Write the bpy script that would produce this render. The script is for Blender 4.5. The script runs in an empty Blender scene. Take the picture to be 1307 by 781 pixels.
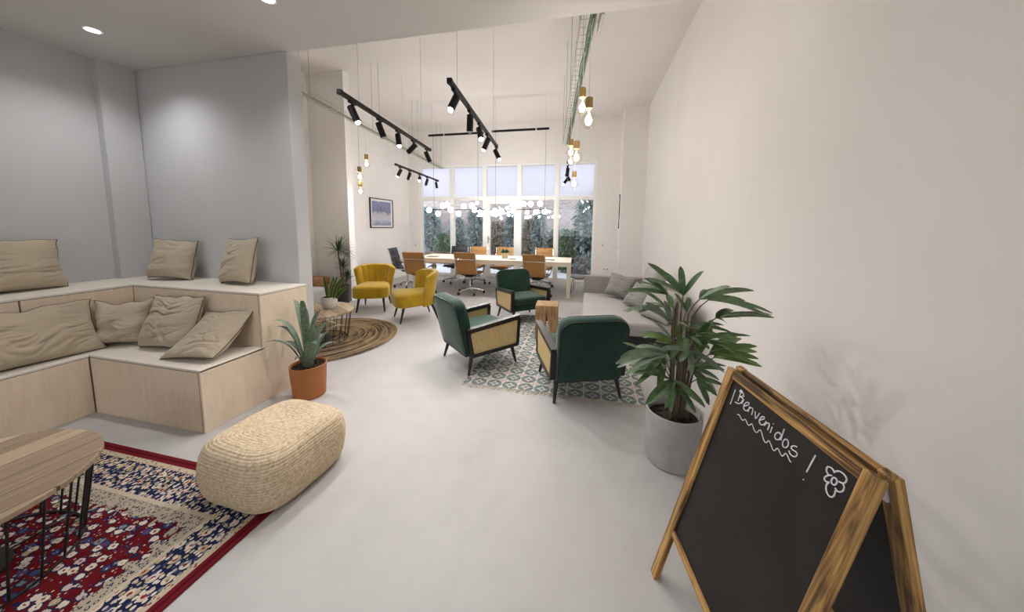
import bpy, bmesh, math, random
from math import sin, cos, pi, sqrt, radians
from mathutils import Vector, Matrix, noise
V = Vector
SC = bpy.context.scene
COL = SC.collection
random.seed(7)

# ---------------------------------------------------------------- camera model (1307 x 781)
FPX, TH, RO, PX, PY, YAW, CH = 400.0, .102, .013, 664.0, 329.6, .214, 1.5
def _basis():
    F = V((0, cos(TH), -sin(TH))); R = V((1, 0, 0)); U = R.cross(F)
    R2 = R*cos(RO)+U*sin(RO); U2 = U*cos(RO)-R*sin(RO)
    M = Matrix.Rotation(YAW, 3, 'Z')
    return M@R2, M@U2, M@F
CR, CU, CF = _basis()
CO = V((0, 0, CH))
def ray(x, y): return CF+CR*((x-PX)/FPX)-CU*((y-PY)/FPX)
def atz(x, y, z=0.):
    d = ray(x, y); return CO+d*((z-CH)/d.z)
def aty(x, y, Y):
    d = ray(x, y); return CO+d*(Y/d.y)
cam_d = bpy.data.cameras.new('camera'); cam = bpy.data.objects.new('camera', cam_d); COL.objects.link(cam)
m = Matrix((CR, CU, -CF)).transposed().to_4x4(); m.translation = CO
cam.matrix_world = m
cam_d.sensor_fit = 'HORIZONTAL'; cam_d.sensor_width = 36; cam_d.lens = FPX/1307*36
cam_d.shift_x = -(PX-653.5)/1307; cam_d.shift_y = -(390.5-PY)/1307
cam_d.clip_start = .02; cam_d.clip_end = 200
SC.camera = cam

# ---------------------------------------------------------------- materials
class NT:
    def __init__(s, name):
        s.m = bpy.data.materials.new(name); s.m.use_nodes = True
        s.t = s.m.node_tree; s.t.nodes.clear(); s._tc = None
    def n(s, typ, **kw):
        nd = s.t.nodes.new(typ)
        for k, v in kw.items(): setattr(nd, k, v)
        return nd
    def set(s, sock, v):
        if isinstance(v, bpy.types.NodeSocket): s.t.links.new(v, sock)
        elif v is not None:
            if isinstance(v, (tuple, list)) and len(v) == 3 and sock.type == 'RGBA': v = (*v, 1)
            sock.default_value = v
    def math(s, op, a, b=None, c=None):
        nd = s.n('ShaderNodeMath', operation=op)
        for i, v in enumerate((a, b, c)):
            if v is not None: s.set(nd.inputs[i], v)
        return nd.outputs[0]
    def tc(s, which='Object'):
        if s._tc is None: s._tc = s.n('ShaderNodeTexCoord')
        return s._tc.outputs[which]
    def mapping(s, vec, scale=(1, 1, 1), rot=(0, 0, 0), loc=(0, 0, 0)):
        nd = s.n('ShaderNodeMapping'); s.set(nd.inputs['Vector'], vec)
        nd.inputs['Scale'].default_value = scale; nd.inputs['Rotation'].default_value = rot; nd.inputs['Location'].default_value = loc
        return nd.outputs[0]
    def xyz(s, vec):
        nd = s.n('ShaderNodeSeparateXYZ'); s.set(nd.inputs[0], vec); return nd.outputs
    def comb(s, x, y, z=0.):
        nd = s.n('ShaderNodeCombineXYZ')
        for i, v in enumerate((x, y, z)): s.set(nd.inputs[i], v)
        return nd.outputs[0]
    def noise(s, vec, scale=5., detail=3., rough=.55, dist=0.):
        nd = s.n('ShaderNodeTexNoise'); s.set(nd.inputs['Vector'], vec)
        nd.inputs['Scale'].default_value = scale; nd.inputs['Detail'].default_value = detail
        nd.inputs['Roughness'].default_value = rough; nd.inputs['Distortion'].default_value = dist
        return nd.outputs
    def wave(s, vec, scale=5., dist=0., detail=2., dscale=1., wtype='BANDS', dirn='X', prof='SIN'):
        nd = s.n('ShaderNodeTexWave', wave_type=wtype, wave_profile=prof)
        if wtype == 'BANDS': nd.bands_direction = dirn
        else: nd.rings_direction = dirn
        s.set(nd.inputs['Vector'], vec); nd.inputs['Scale'].default_value = scale
        nd.inputs['Distortion'].default_value = dist; nd.inputs['Detail'].default_value = detail
        nd.inputs['Detail Scale'].default_value = dscale
        return nd.outputs
    def vor(s, vec, scale=5., feature='F1', rnd=1.):
        nd = s.n('ShaderNodeTexVoronoi', feature=feature); s.set(nd.inputs['Vector'], vec)
        nd.inputs['Scale'].default_value = scale; nd.inputs['Randomness'].default_value = rnd
        return nd.outputs
    def ramp(s, fac, stops, interp='LINEAR'):
        nd = s.n('ShaderNodeValToRGB'); cr = nd.color_ramp; cr.interpolation = interp
        while len(cr.elements) > 1: cr.elements.remove(cr.elements[-1])
        for i, (p, c) in enumerate(stops):
            e = cr.elements[0] if i == 0 else cr.elements.new(p)
            e.position = p; e.color = (*c, 1) if len(c) == 3 else c
        s.set(nd.inputs[0], fac); return nd.outputs[0]
    def mix(s, fac, a, b, mode='MIX'):
        nd = s.n('ShaderNodeMix', data_type='RGBA', blend_type=mode)
        s.set(nd.inputs[0], fac); s.set(nd.inputs[6], a); s.set(nd.inputs[7], b); return nd.outputs[2]
    def bump(s, h, strength=.3, dist=.01):
        nd = s.n('ShaderNodeBump'); s.set(nd.inputs['Height'], h)
        nd.inputs['Strength'].default_value = strength; nd.inputs['Distance'].default_value = dist
        return nd.outputs[0]
    def out(s, col, rough=.6, metal=0., bump=None, spec=.5, sheen=0., **kw):
        p = s.n('ShaderNodeBsdfPrincipled'); o = s.n('ShaderNodeOutputMaterial')
        s.set(p.inputs['Base Color'], col); s.set(p.inputs['Roughness'], rough); s.set(p.inputs['Metallic'], metal)
        s.set(p.inputs['Specular IOR Level'], spec)
        if sheen: p.inputs['Sheen Weight'].default_value = sheen; p.inputs['Sheen Roughness'].default_value = .4
        if bump is not None: s.set(p.inputs['Normal'], bump)
        for k, v in kw.items(): s.set(p.inputs[k.replace('_', ' ')], v)
        s.t.links.new(p.outputs[0], o.inputs[0]); return s.m

M = {}
def plain(name, col, rough=.5, metal=0., var=.06, nscale=12., bump=.0, spec=.5, sheen=0.):
    t = NT(name); nz = t.noise(t.tc(), nscale, 3.)
    a = tuple(c*(1-var) for c in col); b = tuple(min(1, c*(1+var)) for c in col)
    c = t.ramp(nz[0], [(.3, a), (.7, b)])
    M[name] = t.out(c, rough, metal, t.bump(nz[0], bump, .004) if bump else None, spec, sheen); return M[name]
def emit(name, col, strength):
    t = NT(name); e = t.n('ShaderNodeEmission'); e.inputs[0].default_value = (*col, 1); e.inputs[1].default_value = strength
    o = t.n('ShaderNodeOutputMaterial'); t.t.links.new(e.outputs[0], o.inputs[0]); M[name] = t.m

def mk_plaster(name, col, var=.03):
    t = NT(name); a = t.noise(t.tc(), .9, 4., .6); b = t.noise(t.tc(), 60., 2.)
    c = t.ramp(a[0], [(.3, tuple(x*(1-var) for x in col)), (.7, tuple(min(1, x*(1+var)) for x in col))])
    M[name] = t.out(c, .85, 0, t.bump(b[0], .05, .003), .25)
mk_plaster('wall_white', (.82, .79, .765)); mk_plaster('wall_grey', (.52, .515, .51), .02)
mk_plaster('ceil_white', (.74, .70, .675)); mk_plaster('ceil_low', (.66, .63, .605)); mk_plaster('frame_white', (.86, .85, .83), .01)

t = NT('floor_cement'); a = t.noise(t.tc(), 1.1, 5., .62, .6); b = t.noise(t.tc(), 7., 4., .6)
f = t.math('ADD', t.math('MULTIPLY', a[0], .65), t.math('MULTIPLY', b[0], .35))
M['floor'] = t.out(t.ramp(f, [(.28, (.41, .395, .385)), (.5, (.475, .46, .45)), (.7, (.51, .495, .485))]), t.math('ADD', t.math('MULTIPLY', b[0], .25), .38), 0, t.bump(b[0], .04, .004), .4)

def mk_ply(name, c0, c1, rot=0.):
    t = NT(name); v = t.mapping(t.tc(), (1, 1, 1), (0, 0, rot))
    g = t.noise(t.mapping(v, (9, 9, 1.4)), 3., 5., .6, 1.2); b = t.noise(v, 1.3, 3., .5)
    f = t.math('ADD', t.math('MULTIPLY', g[0], .6), t.math('MULTIPLY', b[0], .4))
    M[name] = t.out(t.ramp(f, [(.3, c0), (.7, c1)]), .5, 0, t.bump(g[0], .04, .002), .35)
mk_ply('plywood', (.69, .555, .41), (.83, .695, .54))
mk_ply('plywood_tread_lit', (.68, .615, .53), (.78, .715, .63), .4)  # paler copy of the plywood: light from above put into the treads' colour
mk_ply('table_wood', (.76, .67, .54), (.86, .78, .66))
plain('ply_edge', (.16, .12, .085), .7)

def mk_cloth(name, col, var=.12, sc=350., rough=.9, sheen=.2):
    t = NT(name); a = t.noise(t.tc(), 3., 4., .6); w = t.noise(t.tc(), sc, 2.)
    f = t.math('ADD', t.math('MULTIPLY', a[0], .6), t.math('MULTIPLY', w[0], .4))
    c = t.ramp(f, [(.3, tuple(x*(1-var) for x in col)), (.7, tuple(min(1, x*(1+var)) for x in col))])
    M[name] = t.out(c, rough, 0, t.bump(w[0], .12, .002), .2, sheen)
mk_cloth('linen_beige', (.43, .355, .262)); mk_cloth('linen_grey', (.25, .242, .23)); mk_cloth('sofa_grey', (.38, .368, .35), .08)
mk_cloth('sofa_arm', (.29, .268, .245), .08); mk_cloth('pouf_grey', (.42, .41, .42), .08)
plain('piping_dark', (.035, .03, .025), .8)
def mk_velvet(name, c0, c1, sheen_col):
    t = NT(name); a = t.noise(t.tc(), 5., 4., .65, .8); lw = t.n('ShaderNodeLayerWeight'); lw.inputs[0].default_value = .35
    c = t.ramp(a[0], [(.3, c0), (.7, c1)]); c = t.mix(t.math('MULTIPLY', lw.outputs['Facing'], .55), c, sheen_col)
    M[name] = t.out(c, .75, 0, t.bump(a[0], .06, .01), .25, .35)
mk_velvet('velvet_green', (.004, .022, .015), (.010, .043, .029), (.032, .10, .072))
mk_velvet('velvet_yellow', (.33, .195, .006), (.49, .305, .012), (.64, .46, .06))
plain('black_wood', (.012, .010, .010), .35); plain('arm_wood', (.030, .022, .019), .3)
plain('black_metal', (.010, .010, .011), .4); plain('dark_track', (.010, .009, .009), .6, spec=.25)
plain('chrome', (.72, .72, .73), .15, 1.); plain('steel', (.55, .55, .56), .3, 1.); plain('galv', (.33, .34, .31), .4, .7)
plain('tan_leather', (.40, .195, .058), .5, 0, .08, 30, .1); plain('tan_pad', (.52, .32, .10), .5, 0, .06)
plain('black_leather', (.018, .018, .024), .45, 0, .1, 30, .1); plain('dark_brown', (.05, .028, .018), .4)
plain('terracotta', (.40, .135, .035), .5, 0, .07, 6); plain('white_pot', (.62, .60, .57), .55, 0, .05); plain('dark_pot', (.045, .044, .05), .5)
plain('soil', (.030, .020, .014), .95, 0, .5, 60, .6); plain('plastic_white', (.82, .81, .79), .4); plain('wire_grey', (.22, .22, .23), .5); plain('plastic_grey', (.42, .41, .41), .4)
plain('cable_green', (.055, .12, .055), .6); plain('tray_green', (.26, .30, .18), .5); plain('pale_basket', (.60, .50, .33), .8, 0, .15, 80)
plain('brass_cap', (.36, .22, .065), .5, 0, .12, 60); plain('stem_brown', (.13, .095, .06), .8, 0, .2, 30)
t = NT('concrete_pot'); a = t.noise(t.tc(), 6., 5., .65); b = t.noise(t.tc(), 40., 3.)
M['concrete_pot'] = t.out(t.ramp(a[0], [(.3, (.36, .34, .33)), (.7, (.50, .48, .465))]), .75, 0, t.bump(b[0], .1, .003), .3)
plain('brick_edge', (.3, .2, .15)); plain('patio', (.62, .63, .65), .8, 0, .05, 3); plain('planter', (.16, .10, .07), .8)

def mk_leaf(name, c0, c1, edge=None, sc=6.):
    t = NT(name); a = t.noise(t.mapping(t.tc(), (sc, sc, sc*.6)), 4., 3.)
    M[name] = t.out(t.ramp(a[0], [(.3, c0), (.7, c1)]), .45, 0, None, .4)
mk_leaf('palm_leaf', (.034, .080, .028), (.115, .19, .075)); mk_leaf('palm_leaf_light', (.085, .155, .035), (.15, .235, .06))
mk_leaf('palm_leaf_grey', (.085, .13, .08), (.17, .22, .15))
mk_leaf('agave_leaf', (.075, .12, .075), (.19, .25, .17), None, 14.); mk_leaf('snake_leaf', (.02, .065, .015), (.06, .135, .03), None, 20.)
mk_leaf('snake_edge', (.42, .40, .10), (.50, .47, .14)); mk_leaf('dracaena_leaf', (.018, .045, .016), (.05, .095, .03))
mk_leaf('shrub_blue', (.09, .135, .135), (.42, .50, .50)); mk_leaf('shrub_green', (.035, .085, .05), (.16, .25, .12)); mk_leaf('shrub_brown', (.20, .18, .13), (.42, .39, .30))

# reclaimed wood planks (coffee table tops): planks run along local x
def mk_planks(name, pw, c0, c1, c2):
    t = NT(name); x, y, z = t.xyz(t.tc())
    row = t.math('FLOOR', t.math('DIVIDE', y, pw)); fy = t.math('FRACT', t.math('DIVIDE', y, pw))
    wn = t.n('ShaderNodeTexWhiteNoise', noise_dimensions='1D'); t.set(wn.inputs['W'], row)
    g = t.noise(t.comb(t.math('ADD', t.math('MULTIPLY', x, 2.2), t.math('MULTIPLY', row, 3.7)), t.math('MULTIPLY', y, 42.), z), 1.6, 5., .65, .7)
    k = t.noise(t.comb(t.math('MULTIPLY', x, 5.), t.math('MULTIPLY', y, 22.), row), 1., 3.)
    f = t.math('ADD', t.math('MULTIPLY', g[0], .55), t.math('MULTIPLY', wn.outputs[0], .45))
    c = t.ramp(f, [(.2, c0), (.5, c1), (.8, c2)])
    c = t.mix(t.ramp(k[0], [(.60, (0, 0, 0)), (.70, (.65, .65, .65))]), c, (.12, .085, .055))
    gap = t.math('LESS_THAN', t.math('MINIMUM', fy, t.math('SUBTRACT', 1., fy)), .018)
    c = t.mix(gap, c, (.07, .05, .03))
    M[name] = t.out(c, .5, 0, t.bump(g[0], .12, .003), .35)
mk_planks('plank_top', .135, (.21, .145, .092), (.42, .31, .21), (.62, .48, .33))
def mk_block(name, c0, c1, c2):
    t = NT(name); g = t.noise(t.mapping(t.tc(), (40, 40, 3)), 1.4, 3., .6, .4); k = t.noise(t.mapping(t.tc(), (9, 9, 3)), 2., 4.)
    f = t.math('ADD', t.math('MULTIPLY', g[0], .6), t.math('MULTIPLY', k[0], .4))
    M[name] = t.out(t.ramp(f, [(.32, c0), (.5, c1), (.66, c2)]), .6, 0, t.bump(f, .2, .004), .3)
mk_block('block_wood', (.17, .085, .035), (.36, .21, .10), (.50, .33, .17))
mk_block('slice_wood', (.18, .08, .03), (.36, .19, .08), (.48, .30, .15))
def mk_burnt(name, axis):
    t = NT(name); sc = [75, 75, 75]; sc[axis] = 1.8; s2 = [16, 16, 16]; s2[axis] = 1.1
    g = t.noise(t.mapping(t.tc(), tuple(sc)), 1.5, 3., .6, .3); k = t.noise(t.mapping(t.tc(), tuple(s2)), 1.7, 4., .6, .9)
    c = t.ramp(g[0], [(.33, (.10, .045, .014)), (.42, (.36, .18, .05)), (.58, (.54, .31, .10)), (.72, (.66, .43, .18))])
    c = t.mix(t.ramp(k[0], [(.455, (0, 0, 0)), (.57, (.92, .92, .92))]), c, (.040, .018, .010))
    M[name] = t.out(c, .5, 0, t.bump(g[0], .2, .003), .35)
mk_burnt('burnt_x', 0); mk_burnt('burnt_z', 2)
t = NT('chalkboard'); a = t.noise(t.mapping(t.tc(), (3, 3, 3), (0, 0, .5)), 2.2, 5., .6, 1.)
M['chalkboard'] = t.out(t.ramp(a[0], [(.4, (.013, .011, .010)), (.75, (.024, .021, .020))]), .55, 0, None, .3)
plain('chalk', (.80, .78, .82), .9, 0, .12, 70)

# cane webbing
t = NT('cane'); x, y, z = t.xyz(t.tc())
w1 = t.math('SINE', t.math('MULTIPLY', y, 620.)); w2 = t.math('SINE', t.math('MULTIPLY', z, 620.)); dg = t.math('SINE', t.math('MULTIPLY', t.math('ADD', y, z), 440.))
f = t.math('ADD', t.math('MULTIPLY', t.math('MULTIPLY', w1, w2), .32), t.math('ADD', t.math('MULTIPLY', dg, .12), .5)); nn = t.noise(t.tc(), 30., 3.)
f = t.math('ADD', f, t.math('MULTIPLY', t.math('SUBTRACT', nn[0], .5), .5))
M['cane'] = t.out(t.ramp(f, [(.15, (.36, .24, .09)), (.5, (.62, .46, .22)), (.85, (.74, .59, .33))]), .6, 0, t.bump(f, .25, .002), .3)

# woven straw pouf
t = NT('straw'); a = t.noise(t.tc(), 55., 3., .7); b = t.noise(t.tc(), 150., 2.); c_ = t.noise(t.tc(), 9., 3.)
c = t.ramp(a[0], [(.28, (.36, .255, .15)), (.45, (.57, .445, .30)), (.62, (.70, .575, .425)), (.8, (.76, .655, .51))])
c = t.mix(t.ramp(b[0], [(.60, (0, 0, 0)), (.68, (.55, .55, .55))]), c, (.30, .21, .12)); c = t.mix(t.math('MULTIPLY', c_[0], .3), c, (.55, .43, .25))
M['straw'] = t.out(c, .85, 0, t.bump(a[0], .35, .005), .2)

# jute spiral rug
t = NT('jute_rug'); x, y, z = t.xyz(t.tc()); r = t.math('SQRT', t.math('ADD', t.math('MULTIPLY', x, x), t.math('MULTIPLY', y, y)))
an = t.math('ARCTAN2', y, x); rr = t.math('ADD', r, t.math('MULTIPLY', an, .0035))
row = t.math('FLOOR', t.math('DIVIDE', rr, .022))
nn = t.noise(t.comb(t.math('MULTIPLY', row, 7.31), t.math('MULTIPLY', an, .9), 0.), 1., 3., .7); fine = t.noise(t.comb(t.math('MULTIPLY', rr, 200.), t.math('MULTIPLY', an, 40.), 0.), 1., 2.)
f = t.math('ADD', t.math('MULTIPLY', nn[0], .75), t.math('MULTIPLY', fine[0], .25))
c = t.ramp(f, [(.40, (.022, .018, .022)), (.455, (.10, .065, .035)), (.50, (.235, .16, .085)), (.62, (.33, .24, .135)), (.75, (.42, .32, .20))])
st = t.math('SINE', t.math('MULTIPLY', rr, 2*pi/.022))
M['jute_rug'] = t.out(c, .9, 0, t.bump(st, .3, .004), .2)

# kilim rug with tile circles: local x along width, y along length
t = NT('kilim'); x, y, z = t.xyz(t.tc()); s_ = .152
u = t.math('SUBTRACT', t.math('FRACT', t.math('DIVIDE', x, s_)), .5); v = t.math('SUBTRACT', t.math('FRACT', t.math('DIVIDE', y, s_)), .5)
au = t.math('ABSOLUTE', u); av = t.math('ABSOLUTE', v)
rad = t.math('SQRT', t.math('ADD', t.math('MULTIPLY', u, u), t.math('MULTIPLY', v, v)))
ast = t.math('ADD', t.math('POWER', au, .62), t.math('POWER', av, .62))
ring = t.math('MULTIPLY', t.math('LESS_THAN', rad, .47), t.math('GREATER_THAN', ast, .555))
dot = t.math('LESS_THAN', rad, .115)
du = t.math('SUBTRACT', .5, au); dv = t.math('SUBTRACT', .5, av); cd = t.math('ADD', du, dv)
cross = t.math('LESS_THAN', cd, .15); cdot = t.math('LESS_THAN', t.math('MAXIMUM', t.math('ABSOLUTE', t.math('SUBTRACT', du, .1)), t.math('ABSOLUTE', t.math('SUBTRACT', dv, .1))), .035)
nz = t.noise(t.tc(), 25., 3., .7)
base = t.ramp(nz[0], [(.3, (.50, .46, .40)), (.7, (.62, .58, .52))]); dark = t.ramp(nz[0], [(.3, (.12, .155, .16)), (.7, (.21, .25, .255))])
c = t.mix(ring, base, dark); c = t.mix(dot, c, dark); c = t.mix(cross, c, (.58, .46, .42)); c = t.mix(cdot, c, (.20, .11, .10))
M['kilim'] = t.out(c, .9, 0, t.bump(nz[0], .2, .003), .2)
plain('fringe', (.55, .48, .39), .9, 0, .15, 60)

# persian rug, half size RA x RB
RA, RB = 1.03, 1.50
t = NT('persian'); x, y, z = t.xyz(t.tc())
wob = t.noise(t.tc(), 16., 2.); d = t.math('MINIMUM', t.math('SUBTRACT', RA, t.math('ABSOLUTE', x)), t.math('SUBTRACT', RB, t.math('ABSOLUTE', y)))
mv = t.mapping(t.tc(), (1, 1.0, 1), (0, 0, .0))
def motif(scale, off, thr, stretch=(1, 1, 1)):
    vo = t.vor(t.mapping(t.tc(), stretch, (0, 0, 0), off), scale, 'F1', .55)
    return vo
v1 = t.vor(t.mapping(t.tc(), (1.0, 1.35, 1), (0, 0, .0)), 19., 'F1', .75)
v2 = t.vor(t.mapping(t.tc(), (1.3, 1, 1), (0, 0, 0), (3.3, 1.7, 0)), 44., 'F1', .8)
v3 = t.vor(t.mapping(t.tc(), (1, 1, 1), (0, 0, 0), (1.3, 4.7, 0)), 15., 'F1', .25)
red = t.ramp(wob[0], [(.3, (.085, .004, .007)), (.7, (.145, .008, .012))]); navy = (.014, .018, .055); cream = (.60, .50, .37)
c1, _, _ = t.xyz(v1['Color']); c2, _, _ = t.xyz(v2['Color']); c3, _, _ = t.xyz(v3['Color'])
pal = [(0, (.62, .54, .42)), (.30, (.42, .34, .20)), (.45, (.62, .56, .47)), (.62, (.05, .055, .15)), (.74, (.50, .40, .38)), (.86, (.18, .20, .22))]
p1 = t.ramp(c1, pal, 'CONSTANT'); p2 = t.ramp(c2, pal, 'CONSTANT'); p3 = t.ramp(c3, [(0, cream), (.4, (.45, .33, .18)), (.7, (.55, .50, .45))], 'CONSTANT')
wd = t.math('ADD', v1['Distance'], t.math('MULTIPLY', t.math('SUBTRACT', t.noise(t.tc(), 95., 2.)[0], .5), .34))
fld = t.mix(t.math('LESS_THAN', wd, .43), red, p1)
fld = t.mix(t.math('LESS_THAN', t.math('ABSOLUTE', t.math('SUBTRACT', wd, .43)), .06), fld, navy)
fld = t.mix(t.math('LESS_THAN', wd, .13), fld, (.24, .03, .03)); fld = t.mix(t.math('LESS_THAN', t.math('ADD', v2['Distance'], t.math('MULTIPLY', wob[0], .1)), .24), fld, p2)
bd = t.mix(t.math('LESS_THAN', t.math('ADD', v3['Distance'], t.math('MULTIPLY', wob[0], .2)), .40), navy, p3)
bd = t.mix(t.math('LESS_THAN', v3['Distance'], .14), bd, (.22, .02, .03)); bd = t.mix(t.math('LESS_THAN', v2['Distance'], .42), bd, p2)
fil = t.mix(t.math('LESS_THAN', v2['Distance'], .36), (.40, .34, .26), navy); fil = t.mix(t.math('LESS_THAN', v2['Distance'], .20), fil, cream)
dd = t.math('ADD', d, t.math('MULTIPLY', t.math('SUBTRACT', t.noise(t.tc(), 22., 1.)[0], .5), .16))
c = t.mix(t.math('GREATER_THAN', dd, .345), fil, fld)
c = t.mix(t.math('LESS_THAN', d, .275), c, (.50, .42, .32)); c = t.mix(t.math('LESS_THAN', d, .255), c, bd)
c = t.mix(t.math('LESS_THAN', d, .085), c, t.mix(t.math('LESS_THAN', v2['Distance'], .25), (.48, .40, .29), (.18, .03, .04)))
c = t.mix(t.math('LESS_THAN', d, .055), c, (.14, .009, .016)); c = t.mix(t.math('LESS_THAN', t.math('ABSOLUTE', t.math('SUBTRACT', d, .028)), .006), c, (.07, .004, .01))
M['persian'] = t.out(c, .95, 0, t.bump(t.noise(t.tc(), 250., 2.)[0], .2, .003), .1)

# brick wall outside: whitewashed high up, bare brick below
t = NT('brick'); x, y, z = t.xyz(t.tc()); bt = t.n('ShaderNodeTexBrick'); t.set(bt.inputs['Vector'], t.comb(x, z, 0.)); bt.inputs['Scale'].default_value = 4.2
for k, vv in (('Color1', (.36, .27, .25)), ('Color2', (.52, .43, .41)), ('Mortar', (.64, .62, .62))): bt.inputs[k].default_value = (*vv, 1)
bt.inputs['Mortar Size'].default_value = .025
nz = t.noise(t.tc(), 1.4, 4.); hi = t.math('GREATER_THAN', t.math('ADD', z, t.math('MULTIPLY', nz[0], .5)), 3.1)
c = t.mix(t.math('MULTIPLY', hi, .82), bt.outputs[0], (.78, .78, .83))
M['brick'] = t.out(c, .9, 0, t.bump(bt.outputs['Fac'], -.2, .01), .2)

def mk_glass(name, tint=(1, 1, 1), extra=None, ior=1.45):
    t = NT(name); tr = t.n('ShaderNodeBsdfTransparent'); tr.inputs[0].default_value = (*tint, 1)
    gl = t.n('ShaderNodeBsdfGlossy'); gl.inputs['Roughness'].default_value = .02
    fr = t.n('ShaderNodeFresnel'); fr.inputs[0].default_value = ior; mx = t.n('ShaderNodeMixShader'); o = t.n('ShaderNodeOutputMaterial')
    t.t.links.new(fr.outputs[0], mx.inputs[0]); t.t.links.new(tr.outputs[0], mx.inputs[1]); t.t.links.new(gl.outputs[0], mx.inputs[2]); last = mx.outputs[0]
    if extra:
        df = t.n('ShaderNodeBsdfTranslucent'); df.inputs[0].default_value = (*extra[1], 1); m2 = t.n('ShaderNodeMixShader'); m2.inputs[0].default_value = extra[0]
        t.t.links.new(last, m2.inputs[1]); t.t.links.new(df.outputs[0], m2.inputs[2]); last = m2.outputs[0]
    t.t.links.new(last, o.inputs[0]); M[name] = t.m
mk_glass('glass_pane', (.97, .99, 1)); mk_glass('glass_frost', (.95, .96, 1), (.62, (.90, .90, .94))); t = NT('glass_globe'); tr = t.n('ShaderNodeBsdfTransparent'); gl = t.n('ShaderNodeBsdfGlossy'); gl.inputs['Roughness'].default_value = .03; tr.inputs[0].default_value = (.985, .97, .94, 1)
lw = t.n('ShaderNodeLayerWeight'); lw.inputs[0].default_value = .25; mx = t.n('ShaderNodeMixShader'); o_ = t.n('ShaderNodeOutputMaterial')
t.t.links.new(t.math('MULTIPLY', lw.outputs['Facing'], .35), mx.inputs[0]); t.t.links.new(tr.outputs[0], mx.inputs[1]); t.t.links.new(gl.outputs[0], mx.inputs[2]); t.t.links.new(mx.outputs[0], o_.inputs[0]); M['glass_globe'] = t.m
emit('lamp_white', (1, .97, .93), 14.); emit('globe_white', (1, .975, .945), 42.); emit('filament', (1, .88, .68), 45.); emit('downlight', (.95, .97, 1), 22.)
# picture
t = NT('artwork'); x, y, z = t.xyz(t.tc()); n1 = t.noise(t.tc(), 6., 4., .6, .6); n2 = t.noise(t.mapping(t.tc(), (1, 3, 1)), 9., 4.)
zz = t.math('ADD', z, t.math('MULTIPLY', t.math('SUBTRACT', n1[0], .5), .3))
c = t.ramp(t.math('ADD', t.math('MULTIPLY', zz, 1.2), .5), [(.15, (.20, .22, .34)), (.3, (.55, .56, .62)), (.48, (.50, .45, .42)), (.56, (.07, .08, .20)), (.72, (.14, .15, .34)), (.86, (.12, .14, .34)), (.90, (.55, .55, .60))])
c = t.mix(t.math('MULTIPLY', n2[0], .5), c, (.45, .45, .55)); M['artwork'] = t.out(c, .3)
plain('mat_white', (.80, .80, .80), .8)

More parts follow.
